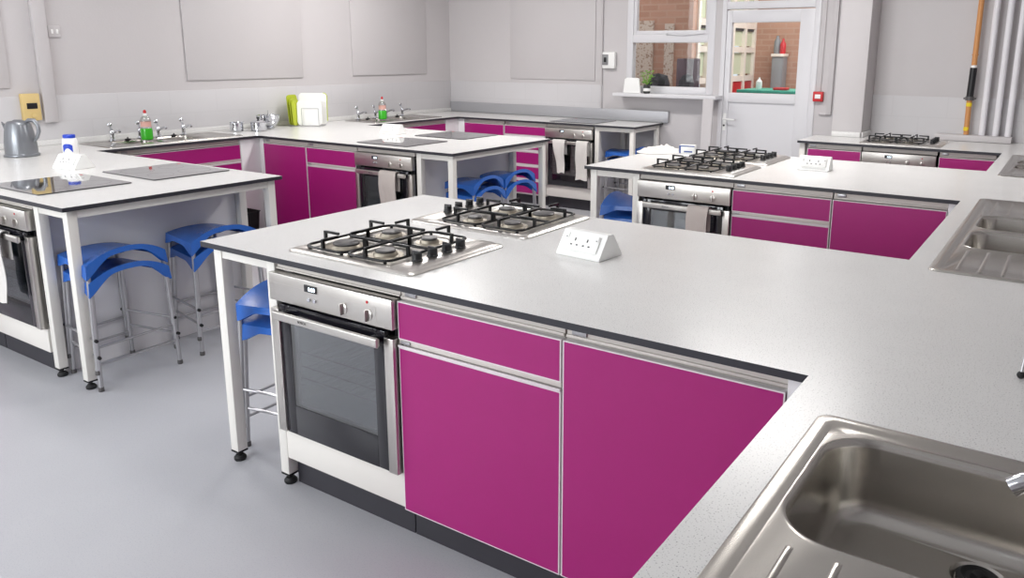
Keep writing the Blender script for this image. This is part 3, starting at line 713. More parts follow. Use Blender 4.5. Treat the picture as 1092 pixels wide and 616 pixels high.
# ------------------------------------------------------------------ sinks
def sink(label, rect, bowls, drains, big=False, depth=.165, drain=(.05,0)):
    x0,x1,y0,y1 = rect
    t = thing('sink', label, 'sink', (x0,y0,ZT))
    W, D = x1-x0, y1-y0
    m = MB()
    R0 = [rr(0,W,0,D,.030,.0005,6), rr(.002,W-.002,.002,D-.002,.029,.0045,6), rr(.006,W-.006,.006,D-.006,.027,.006,6), rr(.026,W-.026,.026,D-.026,.022,.006,6), rr(.036,W-.036,.036,D-.036,.018,.0025,6)]
    vs = m.loft(R0, False, False)
    edges = []
    last = vs[-1]
    for i in range(len(last)):
        edges.append(m.bm.edges.get((last[i], last[(i+1)%len(last)])))
    for (bx0,bx1,by0,by1,r) in bowls:
        cx, cy = (bx0+bx1)/2, (by0+by1)/2
        dx_, dy_ = cx+drain[0], cy+drain[1]
        rg = [rr(bx0-.008,bx1+.008,by0-.008,by1+.008,r+.008,.0025,8), rr(bx0-.004,bx1+.004,by0-.004,by1+.004,r+.004,.0042,8), rr(bx0,bx1,by0,by1,r,.0030,8), rr(bx0+.004,bx1-.004,by0+.004,by1-.004,r-.003,-.002,8), rr(bx0+.006,bx1-.006,by0+.006,by1-.006,r-.004,-.010,8),
              rr(bx0+.012,bx1-.012,by0+.012,by1-.012,r-.008,-depth+.040,8), rr(bx0+.015,bx1-.015,by0+.015,by1-.015,r-.009,-depth+.026,8), rr(bx0+.021,bx1-.021,by0+.021,by1-.021,r-.012,-depth+.013,8), rr(bx0+.030,bx1-.030,by0+.030,by1-.030,r-.018,-depth+.004,8),
              rr(bx0+.040,bx1-.040,by0+.040,by1-.040,max(.012,r-.025),-depth,8), rr(dx_-.044,dx_+.044,dy_-.044,dy_+.044,.0439,-depth-.003,8), rr(dx_-.036,dx_+.036,dy_-.036,dy_+.036,.0359,-depth-.010,8)]
        v2 = m.loft(rg, False, True)
        f0 = v2[0]
        for i in range(len(f0)): edges.append(m.bm.edges.get((f0[i], f0[(i+1)%len(f0)])))
    res = bmesh.ops.triangle_fill(m.bm, use_beauty=True, use_dissolve=False, edges=edges)
    m.build('basin', 'sink', t, angle=28)
    for (bx0,bx1,by0,by1,r) in bowls:
        dx_, dy_ = (bx0+bx1)/2+drain[0], (by0+by1)/2+drain[1]
        m = MB(); m.lathe([(.030,0),(.034,.003),(.034,.008),(.027,.013),(.020,.008),(.013,.008),(.010,.016),(.004,.018)], (dx_,dy_,-depth-.010), 26); m.build('plug', 'rubber', t)
    for (ax0,ax1,ay0,ay1) in drains:
        m = MB(); n = 6
        for i in range(n):
            x = ax0+(ax1-ax0)*(i+.5)/n
            m.loft([[(x-.006,ay0,.0025),(x+.006,ay0,.0025),(x+.003,ay0,.0026),(x-.003,ay0,.0026)],
                    [(x-.006,ay0+.03,.0025),(x+.006,ay0+.03,.0025),(x+.003,ay0+.03,.0050),(x-.003,ay0+.03,.0050)],
                    [(x-.006,ay1-.03,.0025),(x+.006,ay1-.03,.0025),(x+.003,ay1-.03,.0050),(x-.003,ay1-.03,.0050)],
                    [(x-.006,ay1,.0025),(x+.006,ay1,.0025),(x+.003,ay1,.0026),(x-.003,ay1,.0026)]])
        m.build('draining_ribs', 'sink', t)
    return t
# near sink: one large bowl, drainer towards the camera
sink('large single bowl steel sink in the foreground at the lower right corner', SINKS_R[0], [(.046,.466,.530,.905,.085)], [(.05,.46,.07,.50)], depth=.145, drain=(.055,.098))
sink('twin bowl steel sink with two drainers, level with the middle of the near peninsula end', SINKS_R[1], [(.058,.440,.42,.76,.06),(.058,.440,.82,1.14,.06)], [(.05,.45,.06,.38),(.05,.45,1.20,1.56)])
sink('farthest steel sink on the right-hand worktop with two small bowls', SINKS_R[2], [(.058,.400,.40,.62,.05),(.058,.400,.67,.86,.05)], [(.05,.42,.05,.36),(.05,.42,.90,1.16)])
sink('steel sink on the left wall worktop beside the first green bottle', SINKS_L[0], [(.06,.36,.20,.50,.05),(.06,.36,.56,.86,.05)], [])
sink('steel sink on the left wall worktop nearest the room corner', SINKS_L[1], [(.06,.36,.12,.42,.05),(.06,.36,.48,.78,.05)], [])

# ------------------------------------------------------------------ taps
def make_tap():
    t = thing('lever_tap', '-', 'tap', (0,0,0), 0, 'chrome lever taps')
    m = MB(); m.lathe([(.022,.001),(.022,.006),(.014,.012),(.012,.05),(.015,.058),(.015,.07),(.010,.078)], seg=16)
    m.tube([(0,0,.052),(.030,0,.064),(.070,0,.078),(.098,0,.080),(.108,0,.072)], .009, 10, radii=[.010,.010,.009,.009,.008]); m.build('tap_body', 'chrome', t)
    m = MB(); m.tube([(0,0,.074),(-.004,0,.088),(-.016,.0,.105)], .006, 8); m.ball((-.020,0,.118), .017, (.55,.9,1)); m.build('lever', 'chrome', t)
    return t
tap0 = make_tap()
TAPS = [((-3.62,1.61), 0, 'chrome lever tap, leftmost of the four around the nearer green bottle', 1),
        ((-3.62,1.835), 0, 'chrome lever tap just left of the nearer green bottle', 1),
        ((-3.62,1.99), 0, 'chrome lever tap just right of the nearer green bottle', 1),
        ((-3.62,2.212), 0, 'chrome lever tap nearest the saucepans', 1),
        ((-3.62,4.185), 0, 'chrome lever tap nearest the chopping boards at the far left wall sink', 1),
        ((-3.62,4.43), 0, 'chrome lever tap just left of the farther green bottle', 1),
        ((-3.62,4.59), 0, 'chrome lever tap just right of the farther green bottle', 1),
        ((-3.62,4.84), 0, 'chrome lever tap closest to the room corner', 1)]
for i, ((x, y), rz, lb, s) in enumerate(TAPS): place(tap0, i == 0, (x, y, ZT+.006), rz, lb, (1.1,1.25,1.05))
# plugs stood on the tap ledge
for (x, y), lb in (((-3.60,1.72), 'black plug on the ledge between the two leftmost wall taps'), ((-3.60,2.11), 'black plug on the ledge between the two taps nearest the saucepans'),
                   ((-3.60,4.30), 'black plug on the ledge near the chopping boards'), ((-3.60,4.74), 'black plug on the ledge nearest the room corner')):
    m = MB(); m.lathe([(.022,.0),(.024,.006),(.016,.010),(.006,.012),(.005,.022)], (x,y,ZT+.006), 16); tag(m.build('sink_plug', 'rubber'), lb, 'plug', 'sink plugs on the tap ledge')
# mixer tap of the near sink: only its spout end and lever reach into view
t = thing('mixer_tap', 'chrome mixer tap reaching over the large foreground sink', 'tap', (2.825,-.455,ZT+.006))
m = MB(); m.lathe([(.028,0),(.028,.008),(.020,.014),(.019,.10),(.021,.115),(.014,.13)], seg=22); m.build('tap_body', 'chrome', t)
m = MB(); m.tube([(0,0,.065),(-.05,-.004,.088),(-.10,-.010,.102),(-.135,-.014,.100),(-.150,-.016,.088)], .013, 14, radii=[.014,.013,.012,.013,.014]); m.build('spout', 'chrome', t)
m = MB(); m.tube([(0,0,.125),(-.04,.006,.138),(-.10,.012,.146),(-.128,.016,.146)], .007, 10, radii=[.010,.007,.007,.009]); m.ball((-.128,.016,.146), .0105); m.build('lever', 'chrome', t)
# dish rack at the right edge
t = thing('wire_dish_rack', 'wire dish rack standing at the extreme right edge with a black rubber foot', 'dish rack', (2.655,.245,ZT))
m = MB()
for x in (0,.30):
    m.tube([(x,0,.012),(x+.012,.02,.16),(x+.012,.40,.16),(x,.42,.012)], .003, 8)
for i in range(12):
    x = .02+.024*i; m.tube([(x,.01,.07),(x,.41,.07)], .0022, 6)
m.tube([(0.006,.01,.07),(.306,.01,.07)], .003, 8); m.tube([(.006,.41,.07),(.306,.41,.07)], .003, 8); m.tube([(0.002,.004,.03),(.302,.004,.03)], .003, 8)
m.build('rack_wire', 'zinc', t)
for x in (0,.30):
    for y in (0,.42):
        m = MB(); m.ball((x,y,.009), .0085); m.build('foot', 'rubber', t)

# ------------------------------------------------------------------ socket pods
def make_pod():
    t = thing('socket_pod', '-', 'socket', (0,0,0), 0, 'worktop socket pods')
    L, Dp, H = .188, .136, .084
    m = MB(); prof = [(-Dp/2,.0),(-Dp/2,.010),(-Dp/2+.006,.014),(-.020,H-.004),(-.014,H),(.014,H),(.020,H-.004),(Dp/2-.006,.014),(Dp/2,.010),(Dp/2,0)]
    m.prism(prof, 'x', -L/2, L/2, .0015); m.build('pod_body', 'plastic', t)
    ang = math.atan2(H-.018, Dp/2-.026)
    for s, rz in ((1,0),(-1,R(180))):
        e = MB(); e.box(-.074,.074,-.0,.0085,-.031,.031,.003); pl = e.build('socket_plate', 'plastic', t)
        c = Vector((0, -(Dp/2-.006+.020)/2, (.014+H-.004)/2))
        mt = Matrix.Rotation(rz,4,'Z') @ Matrix.Translation(c) @ Matrix.Rotation(-(math.pi/2-ang),4,'X') @ Matrix.Translation(Vector((0,-.0075,0)))
        pl.matrix_local = mt
        for dx in (-.026,.026):
            e = MB(); e.box(dx-.0025,dx+.0025,-.0012,.0002,.004,.015); e.box(dx-.016,dx-.0085,-.0012,.0002,-.013,-.008); e.box(dx+.0085,dx+.016,-.0012,.0002,-.013,-.008); e.build('pin_holes', 'hole', pl)
        for dx in (-.064,.064):
            e = MB(); e.box(dx-.007,dx+.007,-.003,.0002,.010,.030,.001); rk = e.build('rocker_switch', 'plastic', pl)
            e = MB(); e.box(dx-.003,dx+.003,-.0036,-.003,.013,.016); e.build('rocker_mark', 'hole', rk)
    return t
pod0 = make_pod()
PODS = [((1.305,.655), R(-6), 'white twin socket pod on the near peninsula, right of the gas hobs'), ((-2.36,.70), R(12), 'white socket pod beside the white bottle at the left edge'),
        ((1.372,3.28), R(3), 'white socket pod on the middle peninsula right of the gas hobs'), ((-2.30,3.35), R(8), 'white socket pod among the black glass hobs of the left middle peninsula')]
for i, ((x, y), rz, lb) in enumerate(PODS): place(pod0, i == 0, (x, y, ZT+.0005), rz, lb)

# ------------------------------------------------------------------ stools
def make_stool():
    """front (arched) edge at +x, narrower back edge at -x"""
    t = thing('stool', '-', 'stool', (0,0,0), 0, 'blue lab stools')
    HX, ZS, TH = .168, .530, .006
    HY = lambda v: .202 + .026*v*1.0 - .026
    nx, ny = 18, 30
    def zt(u, v):
        f = (v+1)/2
        arch = .016+.046*f**2.2
        return ZS + arch*(1-abs(u)**2.2) - .010*(1-v*v)*(1-u*u) + .006*(1-f)
    m = MB(); bm = m.bm
    def pt(i, j, dz=0):
        v = -1+2*i/nx; u = -1+2*j/ny
        return Vector((v*HX*(1-.02*u*u), u*(HY(v)), zt(u, v)+dz))
    top = [[bm.verts.new(pt(i,j)) for j in range(ny+1)] for i in range(nx+1)]
    bot = [[bm.verts.new(pt(i,j,-TH)) for j in range(ny+1)] for i in range(nx+1)]
    for i in range(nx):
        for j in range(ny):
            bm.faces.new((top[i][j],top[i+1][j],top[i+1][j+1],top[i][j+1])); bm.faces.new((bot[i][j],bot[i][j+1],bot[i+1][j+1],bot[i+1][j]))
    rim = [(i,0) for i in range(nx)]+[(nx,j) for j in range(ny)]+[(i,ny) for i in range(nx,0,-1)]+[(0,j) for j in range(ny,0,-1)]
    lo_o, lo_i = [], []
    sm = lambda x: x*x*(3-2*x)
    for i, j in rim:
        v = -1+2*i/nx; u = -1+2*j/ny
        cu = sm(max(0, (abs(u)-.38)/.62)); cv = sm(max(0, (abs(v)-.30)/.70))
        k = .042 if v > 0 else .030
        s_ = .026+k*(cu if abs(abs(v)-1) < 1e-6 else cv)
        p = pt(i,j)
        lo_o.append(bm.verts.new((p.x*1.03, p.y*1.03, p.z-s_))); lo_i.append(bm.verts.new((p.x*.975, p.y*.975, p.z-s_)))
    n = len(rim)
    for k in range(n):
        a, c = rim[k], rim[(k+1)%n]
        bm.faces.new((top[a[0]][a[1]], lo_o[k], lo_o[(k+1)%n], top[c[0]][c[1]]))
        bm.faces.new((lo_o[k], lo_i[k], lo_i[(k+1)%n], lo_o[(k+1)%n]))
        bm.faces.new((lo_i[k], bot[a[0]][a[1]], bot[c[0]][c[1]], lo_i[(k+1)%n]))
    m.build('seat', 'blue', t, angle=50)
    legs = {}
    for sx in (-1,1):
        for sy in (-1,1):
            a = Vector((sx*(HX-.014), sy*(HY(sx)-.013), .520)); e = Vector((sx*.170, sy*(.207 if sx > 0 else .155), .014)); legs[(sx,sy)] = (a, e)
            m = MB(); m.tube([a, e], .0105, 12); lg = m.build('leg', 'zinc', t)
            m = MB(); m.lathe([(.0125,0),(.0135,.004),(.013,.018),(.0115,.022)], (e.x,e.y,0), 14); m.build('ferrule', 'capgrey', lg)
    def at(k, z):
        a, e = legs[k]; f = (a.z-z)/(a.z-e.z); return a+(e-a)*f
    for z, pairs, cap in ((.170, (((-1,-1),(1,-1)),((-1,1),(1,1))), True), (.130, (((-1,-1),(-1,1)),((1,-1),(1,1))), False)):
        for k1, k2 in pairs:
            p, q = at(k1,z), at(k2,z); d = (q-p).normalized()
            m = MB(); m.tube([p-d*.010, q+d*.010], .0065, 8); fr = m.build('footrest_bar', 'zinc', t)
            if cap:
                for g0, g1 in ((p-d*.024, p-d*.0105), (q+d*.0105, q+d*.024)):
                    m = MB(); m.tube([g0, g1], .0085, 8); m.build('end_cap', 'rubber', fr)
    return t
stool0 = make_stool()
ST = [(-1.235,.285,2,'in front, under the left edge peninsula'), (-1.245,.845,-2,'farther back under the left edge peninsula'),
      (.150,.350,182,'under the near peninsula'), (-1.19,3.085,2,'left of the pair of stacks by the drawers'),
      (-1.19,3.51,-2,'right of the pair of stacks by the drawers'), (.285,3.02,182,'under the right middle peninsula'),
      (-1.13,5.52,4,'under the back wall worktop')]
first = True
for x, y, a, lb in ST:
    for k, nm_ in ((0,'lower'),(1,'upper')):
        place(stool0, first, (x-.010*k, y-.006*k, 0), R(a+1.2*k), f'{nm_} blue stool of the stack {lb}')
        first = False
# raise upper stools: they nest on the lower ones
for o in list(COL.objects):
    if o.parent is None and o.get('category') == 'stool' and o['label'].startswith('upper'): o.location.z = .084

# ------------------------------------------------------------------ towels
def towel(label, mt, x0, x1, yh, zh, zb, zback=None, seed=0, taper=0, skew=0):
    """cloth hung over an oven handle; yh front plane of handle, zh top of handle"""
    zback = zback if zback is not None else zh-.14
    nu, path = 14, []
    n1 = 16
    for i in range(6): path.append((yh+.024, zback+(zh-zback)*i/6, i/6))
    path += [(yh+.022,zh+.002,0),(yh+.010,zh+.009,0),(yh-.004,zh+.009,0),(yh-.014,zh+.001,0)]
    for i in range(1, n1+1): path.append((yh-.016-.006*math.sin(i*.4), zh-(zh-zb)*i/n1, -i/n1))
    rg = []
    for y, z, f in path:
        row = []
        for j in range(nu+1):
            u = j/nu; xx = x0+(x1-x0)*u
            w = max(0, -f)
            wav = .007*math.sin(u*9+seed)*w + .004*math.sin(u*17+seed*2+z*12)*w
            xc = (x0+x1)/2
            xx = xc+(xx-xc)*(1-taper*w)+skew*w + .004*math.sin(z*22+seed+u)*w
            row.append(Vector((xx, y-abs(wav)-.002*0+wav*.3, z+.006*math.sin(u*7+seed)*w)))
        rg.append(row)
    m = MB(); bm = m.bm
    A = [[bm.verts.new(p) for p in r] for r in rg]
    # thickness: offset copy inwards
    B = []
    for i, r in enumerate(rg):
        row = []
        for j, p in enumerate(r):
            a = rg[max(i-1,0)][j]; c = rg[min(i+1,len(rg)-1)][j]; d = (c-a); nrm = Vector((0,-d.z,d.y)); nrm.normalize()
            row.append(bm.verts.new(p - nrm*.0035))
        B.append(row)
    n, k = len(rg), nu
    for i in range(n-1):
        for j in range(k):
            bm.faces.new((A[i][j],A[i][j+1],A[i+1][j+1],A[i+1][j])); bm.faces.new((B[i][j],B[i+1][j],B[i+1][j+1],B[i][j+1]))
        bm.faces.new((A[i][0],A[i+1][0],B[i+1][0],B[i][0])); bm.faces.new((A[i][k],B[i][k],B[i+1][k],A[i+1][k]))
    for j in range(k):
        bm.faces.new((A[0][j],B[0][j],B[0][j+1],A[0][j+1])); bm.faces.new((A[-1][j],A[-1][j+1],B[-1][j+1],B[-1][j]))
    tag(m.build('towel', mt, None, 60), label, 'towel')
HZ = .243+.476
towel('white tea towel on the handle of the oven at the left edge', 'cloth', -1.80, -1.635, .044-.050, HZ, .36, seed=1)
towel('beige tea towel on the oven of the middle peninsula', 'cloth_b', .845, .975, 2.625-.050, HZ, .44, seed=2, skew=-.01)
towel('pale tea towel on the oven behind the blue stools', 'cloth_b', -1.645, -1.475, 2.594-.050, HZ, .38, seed=4)
towel('white tea towel on the left of the back wall oven, with a bunched top', 'cloth', -1.815, -1.665, 5.227-.050, HZ, .39, seed=3, taper=.45, skew=.03)
towel('white tea towel on the right of the back wall oven, with a rounded end', 'cloth', -1.53, -1.395, 5.227-.050, HZ, .335, seed=5)

# ------------------------------------------------------------------ small things on the worktops
# metal jug / kettle
t = thing('kettle', 'grey metal kettle with a loop handle at the left edge of the worktop', 'kettle', (-3.225,.79,ZT+.001), math.atan2(.55,.835))
m = MB(); m.lathe([(.100,0),(.104,.004),(.104,.014),(.096,.020),(.097,.04),(.094,.10),(.086,.16),(.076,.205),(.070,.222),(.060,.232),(.02,.240)], seg=34); m.build('body', 'pewter', t)
m = MB(); m.lathe([(.1045,.0),(.106,.006),(.1045,.012)], (0,0,.002), 34); m.build('base_ring', 'pewter', t)
m = MB(); m.tube([(.052,0,.222),(.075,0,.240),(.110,0,.238),(.132,0,.205),(.134,0,.165),(.118,0,.125),(.094,0,.100)], .012, 12, radii=[.011,.013,.013,.012,.012,.011,.009]); m.build('handle', 'pewter', t)
m = MB(); m.loft([[(-.060,-.022,.18),(-.060,.022,.18),(-.072,.018,.13),(-.072,-.018,.13)],[(-.108,-.006,.228),(-.108,.006,.228),(-.098,.006,.20),(-.098,-.006,.20)]]); m.build('spout', 'pewter', t)
m = MB(); m.lathe([(.030,0),(.030,.004),(.02,.007)], (.0,0,.236), 16); m.build('lid', 'pewter', t)
# white bottle with a blue cap
t = thing('white_bottle', 'white plastic bottle with a blue cap and blue print near the left edge', 'bottle', (-2.72,.865,ZT+.001))
m = MB(); m.lathe([(.040,0),(.044,.005),(.045,.06),(.046,.10),(.042,.135),(.036,.145)], seg=28); m.build('body', 'plastic', t)
m = MB(); m.lathe([(.034,0),(.036,.002),(.036,.018),(.033,.022)], (0,0,.1455), 28); m.build('cap', 'blue_print', t)
m = MB(); rg = []
for i in range(9):
    f = i/8; a = R(-85+75*f)
    zc = .078+.020*math.sin(f*math.pi)
    h = .018+.004*math.cos(f*6)
    rg.append([(.0464*math.cos(a), .0464*math.sin(a), zc-h), (.0464*math.cos(a), .0464*math.sin(a), zc+h), (.0450*math.cos(a), .0450*math.sin(a), zc+h), (.0450*math.cos(a), .0450*math.sin(a), zc-h)])
m.loft(rg); m.build('blue_logo', 'blue_print', t)
# washing up liquid bottles
def soap():
    t = thing('washing_up_bottle', '-', 'bottle', (0,0,0), 0, 'green washing up liquid bottles')
    pf = lambda s, z0, z1: [(r*s, z) for r, z in ((.041,.093),(.039,.10),(.036,.125),(.039,.15),(.031,.175),(.013,.19)) if z0 <= z <= z1]
    m = MB(); m.lathe(pf(1,0,1), seg=24, sy=1.05); m.build('bottle_body', 'clear', t)
    m = MB(); m.lathe([(.034,.0),(.042,.007),(.043,.07),(.0405,.092)], seg=24, sy=1.05); m.build('liquid', 'green_liquid', t)
    m = MB(); m.lathe([(.0385,.105),(.0365,.125),(.0385,.145)], seg=24, sy=1.05, caps=False); m.build('label_band', 'clay', t)
    m = MB(); m.lathe([(.014,.186),(.015,.192),(.015,.204),(.010,.209)], seg=16); m.build('collar', 'plastic', t)
    m = MB(); m.lathe([(.011,.2095),(.012,.213),(.011,.230),(.006,.236)], seg=16); m.build('cap', 'red', t)
    return t
s0 = soap()
place(s0, True, (-3.46,1.80,ZT+.008), 0, 'green washing up liquid bottle among the first four wall taps'); 
place(s0, False, (-3.44,4.36,ZT+.008), 0, 'green washing up liquid bottle by the farther wall taps nearest the corner')
# saucepans
def pan(name, label, cat, loc, r, h, rz, lid=False):
    t = thing(name, label, cat, loc, rz)
    m = MB(); m.lathe([(r*.9,0),(r,.006),(r,h),(r*1.04,h+.003),(r*.97,h+.003),(r*.96,h-.004),(r*.94,.01),(.01,.008)], seg=30, caps=True); m.build('pan_body', 'chrome', t)
    m = MB(); m.tube([(r*.98,0,h*.75),(r+.03,0,h*.85),(r+.085,0,h*.95)], .007, 8); m.build('handle', 'chrome', t)
    if lid:
        m = MB(); m.lathe([(r*1.0,h+.004),(r*.7,h+.016),(.02,h+.022)], seg=30); ld = m.build('lid', 'chrome', t)
        m = MB(); m.lathe([(.006,0),(.006,.008),(.015,.014),(.013,.024),(.004,.027)], (0,0,h+.021), 16); m.build('lid_knob', 'black', ld)
pan('saucepan', 'small steel saucepan on the left wall worktop, leftmost of the pans', 'pan', (-3.585,2.70,ZT+.001), .058, .075, R(120))
pan('saucepan', 'steel saucepan with a lid and black knob in front of the steamer basket', 'pan', (-3.47,2.845,ZT+.001), .070, .075, R(100), True)
t = thing('steamer_basket', 'perforated steel basket with a centre post beside the saucepans', 'basket', (-3.57,3.03,ZT+.001))
m = MB(); m.lathe([(.05,0),(.055,.010),(.045,.018)], seg=24); 
for i in range(26):
    a = 2*math.pi*i/26; a2 = a+.11; a3 = a-.11
    pp = lambda r, z, q: (r*math.cos(q), r*math.sin(q), z)
    m.loft([[pp(.045,.018,a3),pp(.045,.018,a2),pp(.044,.021,a2),pp(.044,.021,a3)],[pp(.080,.045,a3),pp(.080,.045,a2),pp(.078,.047,a2),pp(.078,.047,a3)],[pp(.100,.085,a3),pp(.100,.085,a2),pp(.098,.086,a2),pp(.098,.086,a3)],[pp(.106,.125,a3+.03),pp(.106,.125,a2-.03),pp(.104,.125,a2-.03),pp(.104,.125,a3+.03)]])
for z, r in ((.062,.091),(.10,.103),(.122,.107)):
    ring = [(r*math.cos(2*math.pi*i/24), r*math.sin(2*math.pi*i/24), z) for i in range(25)]; m.tube(ring, .0018, 5)
m.build('basket_body', 'chrome', t)
m = MB(); m.tube([(0,0,.018),(0,0,.160)], .0035, 8); m.ball((0,0,.165), .006); m.build('centre_post', 'zinc', t)
# chopping board rack
FX, FY, FZ = -3.52, 3.43, ZT+.001
BA = math.atan2(.55,.835)   # boards stand roughly square to the view
t = thing('board_rack', 'wire rack holding chopping boards against the left wall', 'rack', (FX,FY,FZ), BA)
m = MB()
for y in (-.085,-.03):
    m.tube([(-.02,y,.0),(-.02,y,.17),(.14,y,.17),(.14,y,.0)], .0028, 8)
m.tube([(-.15,-.09,.004),(.16,-.09,.004)], .003, 8); m.tube([(-.15,.09,.004),(.16,.09,.004)], .003, 8)
for x in (-.15,-.05,.05,.16): m.tube([(x,-.09,.004),(x,.09,.004)], .003, 8)
m.build('rack_wire', 'zinc', t)
def cboard(label, mt, x, y, a, w=.25, h=.27, tilt=0, edge=None, handle=True):
    m = MB(); m.loft([[(px, -.004, pz) for px, pz, _ in rr(-w/2,w/2,0,h,.03,0,5)], [(px, .004, pz) for px, pz, _ in rr(-w/2,w/2,0,h,.03,0,5)]]) if False else None
    m = MB(); ring = rr(-w/2,w/2,0,h,.035,0,5)
    m.loft([[(px,-.005,pz) for px,pz,_ in ring],[(px,.005,pz) for px,pz,_ in ring]])
    if edge:
        m.mi = 1
        for i in range(len(ring)):
            p, q = ring[i], ring[(i+1)%len(ring)]
            if (p[1]+q[1])/2 > h*.1 and (p[0]+q[0])/2 > w*.2: m.tube([(p[0],0,p[1]),(q[0],0,q[1])], .0062, 6)
    o = m.build('chopping_board', [mt]+([edge] if edge else []))
    c = Matrix.Translation(Vector((FX,FY,FZ+.009))) @ Matrix.Rotation(BA,4,'Z') @ Matrix.Translation(Vector((x,y,0))) @ Matrix.Rotation(R(a),4,'Z') @ Matrix.Rotation(R(tilt),4,'X')
    o.matrix_world = c; tag(o, label, 'chopping board', 'chopping boards in the rack')
cboard('front white chopping board in the rack', 'plastic', .045, -.055, 0, .235, .235, -4)
cboard('white chopping board at the back of the rack, with a lime rim on its right', 'plastic', .045, .06, 2, .27, .30, -5, 'lime')
cboard('leftmost lime green chopping board, seen edge on', 'lime', -.125, .02, 76, .17, .285, -4)
cboard('middle lime green chopping board, seen edge on left of the white boards', 'lime', -.100, -.02, 78, .15, .25, -3)
cboard('rightmost lime green chopping board of the edge-on ones, touching the white boards', 'lime', -.078, -.05, 80, .14, .235, -3)

# cloth heap and box on the middle peninsula
m = MB(); n = 34; bm = m.bm
G = []
for i in range(n+1):
    row = []
    for j in range(n+1):
        u, v = -1+2*i/n, -1+2*j/n
        r_ = math.hypot(u, v); e = max(0, 1-r_**3)
        nz = noise.noise(Vector((u*2.6,v*2.6,.7)))*.5+abs(noise.noise(Vector((u*5,v*5,2.7))))*.8
        h = e*(.024+.034*nz) + .026*math.exp(-((u-.4)**2+(v-.1)**2)*5)
        k = 1 if r_ < 1 else 1/r_
        sc = 1+.18*noise.noise(Vector((math.atan2(v,u)*1.2, .3, 5)))
        row.append(bm.verts.new((u*k*.155*sc, v*k*.12*sc, max(.004, h))))
    G.append(row)
for i in range(n):
    for j in range(n): bm.faces.new((G[i][j],G[i+1][j],G[i+1][j+1],G[i][j+1]))
rim = [G[i][0] for i in range(n)]+[G[n][j] for j in range(n)]+[G[i][n] for i in range(n,0,-1)]+[G[0][j] for j in range(n,0,-1)]
lo = [bm.verts.new((v.co.x,v.co.y,0)) for v in rim]
for k in range(len(rim)):
    q = (k+1)%len(rim); bm.faces.new((rim[k],lo[k],lo[q],rim[q]))
bm.faces.new(lo)
o = m.build('folded_cloth', 'cloth', None, 80); o.location = (.19,3.50,ZT+.001); o.rotation_euler = (0,0,R(35)); tag(o, 'crumpled white cloth at the left end of the middle peninsula', 'cloth')
m = MB(); m.box(.02,.12,-.008,.004,.02,.03,.001); m.bm.free()
t = thing('small_carton', 'small white and blue carton between the crumpled cloth and the rear gas hob', 'box', (.385,3.58,ZT+.001), R(12))
m = MB(); m.box(-.055,.055,-.03,.03,0,.060,.002); m.build('carton_body', 'plastic', t)
m = MB(); m.box(-.055,-.043,-.0308,-.0302,.002,.058); m.box(-.043,.055,-.0308,-.0302,.050,.058); m.box(-.02,.04,-.0308,-.0302,.010,.020); m.build('blue_print', 'cardboard_blue', t)
t = thing('waste_bin', 'black plastic bin on the floor in front of the corner filler', 'bin', (-3.0,2.2,0))
m = MB(); m.loft([rr(-.11,.11,-.15,.15,.03,0), rr(-.13,.13,-.17,.17,.035,.30), rr(-.136,.136,-.176,.176,.035,.31), rr(-.124,.124,-.164,.164,.033,.31), rr(-.105,.105,-.145,.145,.03,.02)]); m.build('bin_body', 'rubber', t)

# ------------------------------------------------------------------ ceiling lights
lamps = [(-2.2,-2.5),(-2.2,.6),(-2.2,3.7),(1.0,-2.5),(1.0,.6),(1.0,3.7)]
LE = {(-2.2,-2.5):8, (-2.2,.6):23, (-2.2,3.7):54, (1.0,-2.5):2, (1.0,.6):10, (1.0,3.7):56}
nmx = {-2.2:'left', 1.0:'right'}; nmy = {-2.5:'front', .6:'middle', 3.7:'back'}
for i, (x, y) in enumerate(lamps):
    t = thing('ceiling_light', f'white ceiling light panel in the {nmx[x]} {nmy[y]} of the ceiling', 'light', (x,y,ZC))
    if i == 0:
        m = MB(); m.box(-.62,.62,-.17,.17,-.05,-.001,.006); A_ = m.build('housing', 'plastic', t)
        m = MB(); m.box(-.59,.59,-.14,.14,-.056,-.0505,.002); B_ = m.build('diffuser', 'lamp', t)
    else:
        for q in (A_, B_):
            c = q.copy(); COL.objects.link(c); c.parent = t
    ld = bpy.data.lights.new('ceiling_lamp', 'AREA'); ld.shape = 'RECTANGLE'; ld.size = 1.2; ld.size_y = .3; ld.energy = LE[(x,y)]; ld.color = (1,.975,.95)
    lo_ = bpy.data.objects.new('ceiling_lamp', ld); COL.objects.link(lo_); lo_.location = (x,y,ZC-.07)
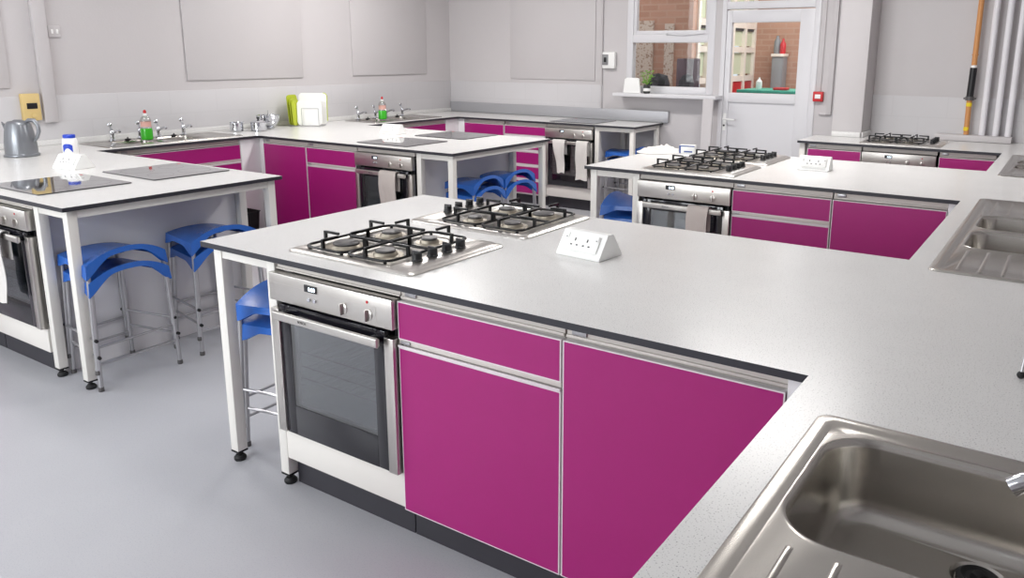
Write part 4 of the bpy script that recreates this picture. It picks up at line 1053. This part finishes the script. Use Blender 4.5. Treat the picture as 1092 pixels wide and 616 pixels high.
def window_or_fill_light(loc, rot, sx, sy, e):
    ld = bpy.data.lights.new('daylight_or_fill', 'AREA'); ld.shape = 'RECTANGLE'; ld.size = sx; ld.size_y = sy; ld.energy = e; ld.color = (.96,.975,1)
    o = bpy.data.objects.new('daylight_or_fill', ld); COL.objects.link(o); o.location = loc; o.rotation_euler = rot
for a, c in LWIN: window_or_fill_light((XL-.18,(a+c)/2,1.85), (0,R(-90),0), 1.6, c-a-.1, 45)
for a, c in FWIN: window_or_fill_light(((a+c)/2,YF-.18,1.85), (R(90),0,0), c-a-.1, 1.6, 94)
window_or_fill_light((.6,7.8,3.15), (0,0,0), 2.2, 2.2, 110)  # added area lamp lighting the next room from its ceiling; no window there
window_or_fill_light((-2.6,6.5,3.15), (0,0,0), 2.2, .8, 25)  # second added lamp overhead, between the back wall and the nearer brick wall

w = bpy.data.worlds.new('World'); SC.world = w; w.use_nodes = True
w.node_tree.nodes['Background'].inputs[0].default_value = (.85,.92,1,1); w.node_tree.nodes['Background'].inputs[1].default_value = 1.0

# ------------------------------------------------------------------ camera
cd = bpy.data.cameras.new('camera'); cam = bpy.data.objects.new('camera', cd); COL.objects.link(cam); SC.camera = cam
yaw, pitch, roll, f, px, py = .5817, -.2177, .0056, 843.206, 588.896, 243.981
fw = Vector((-math.sin(yaw)*math.cos(pitch), math.cos(yaw)*math.cos(pitch), math.sin(pitch)))
rt = Vector((math.cos(yaw), math.sin(yaw), 0)); up = rt.cross(fw)
rt2 = rt*math.cos(roll)+up*math.sin(roll); up2 = up*math.cos(roll)-rt*math.sin(roll)
mw = Matrix((rt2, up2, -fw)).transposed().to_4x4(); mw.translation = Vector((2.6877,-1.6838,1.5922)); cam.matrix_world = mw
cd.sensor_width = 36; cd.lens = f/1092*36; cd.shift_x = -(px-546)/1092; cd.shift_y = -(308-py)/1092; cd.clip_start = .02

SC.view_settings.view_transform = 'Standard'; SC.view_settings.look = 'None'; SC.view_settings.gamma = 1; SC.view_settings.exposure = -.03; SC.view_settings.use_curve_mapping = False
SC.cycles.max_bounces = 8; SC.cycles.diffuse_bounces = 5; SC.cycles.glossy_bounces = 4; SC.cycles.transparent_max_bounces = 12; SC.cycles.caustics_reflective = False; SC.cycles.caustics_refractive = False
SC.cycles.use_denoising = True; SC.cycles.sample_clamp_indirect = 6
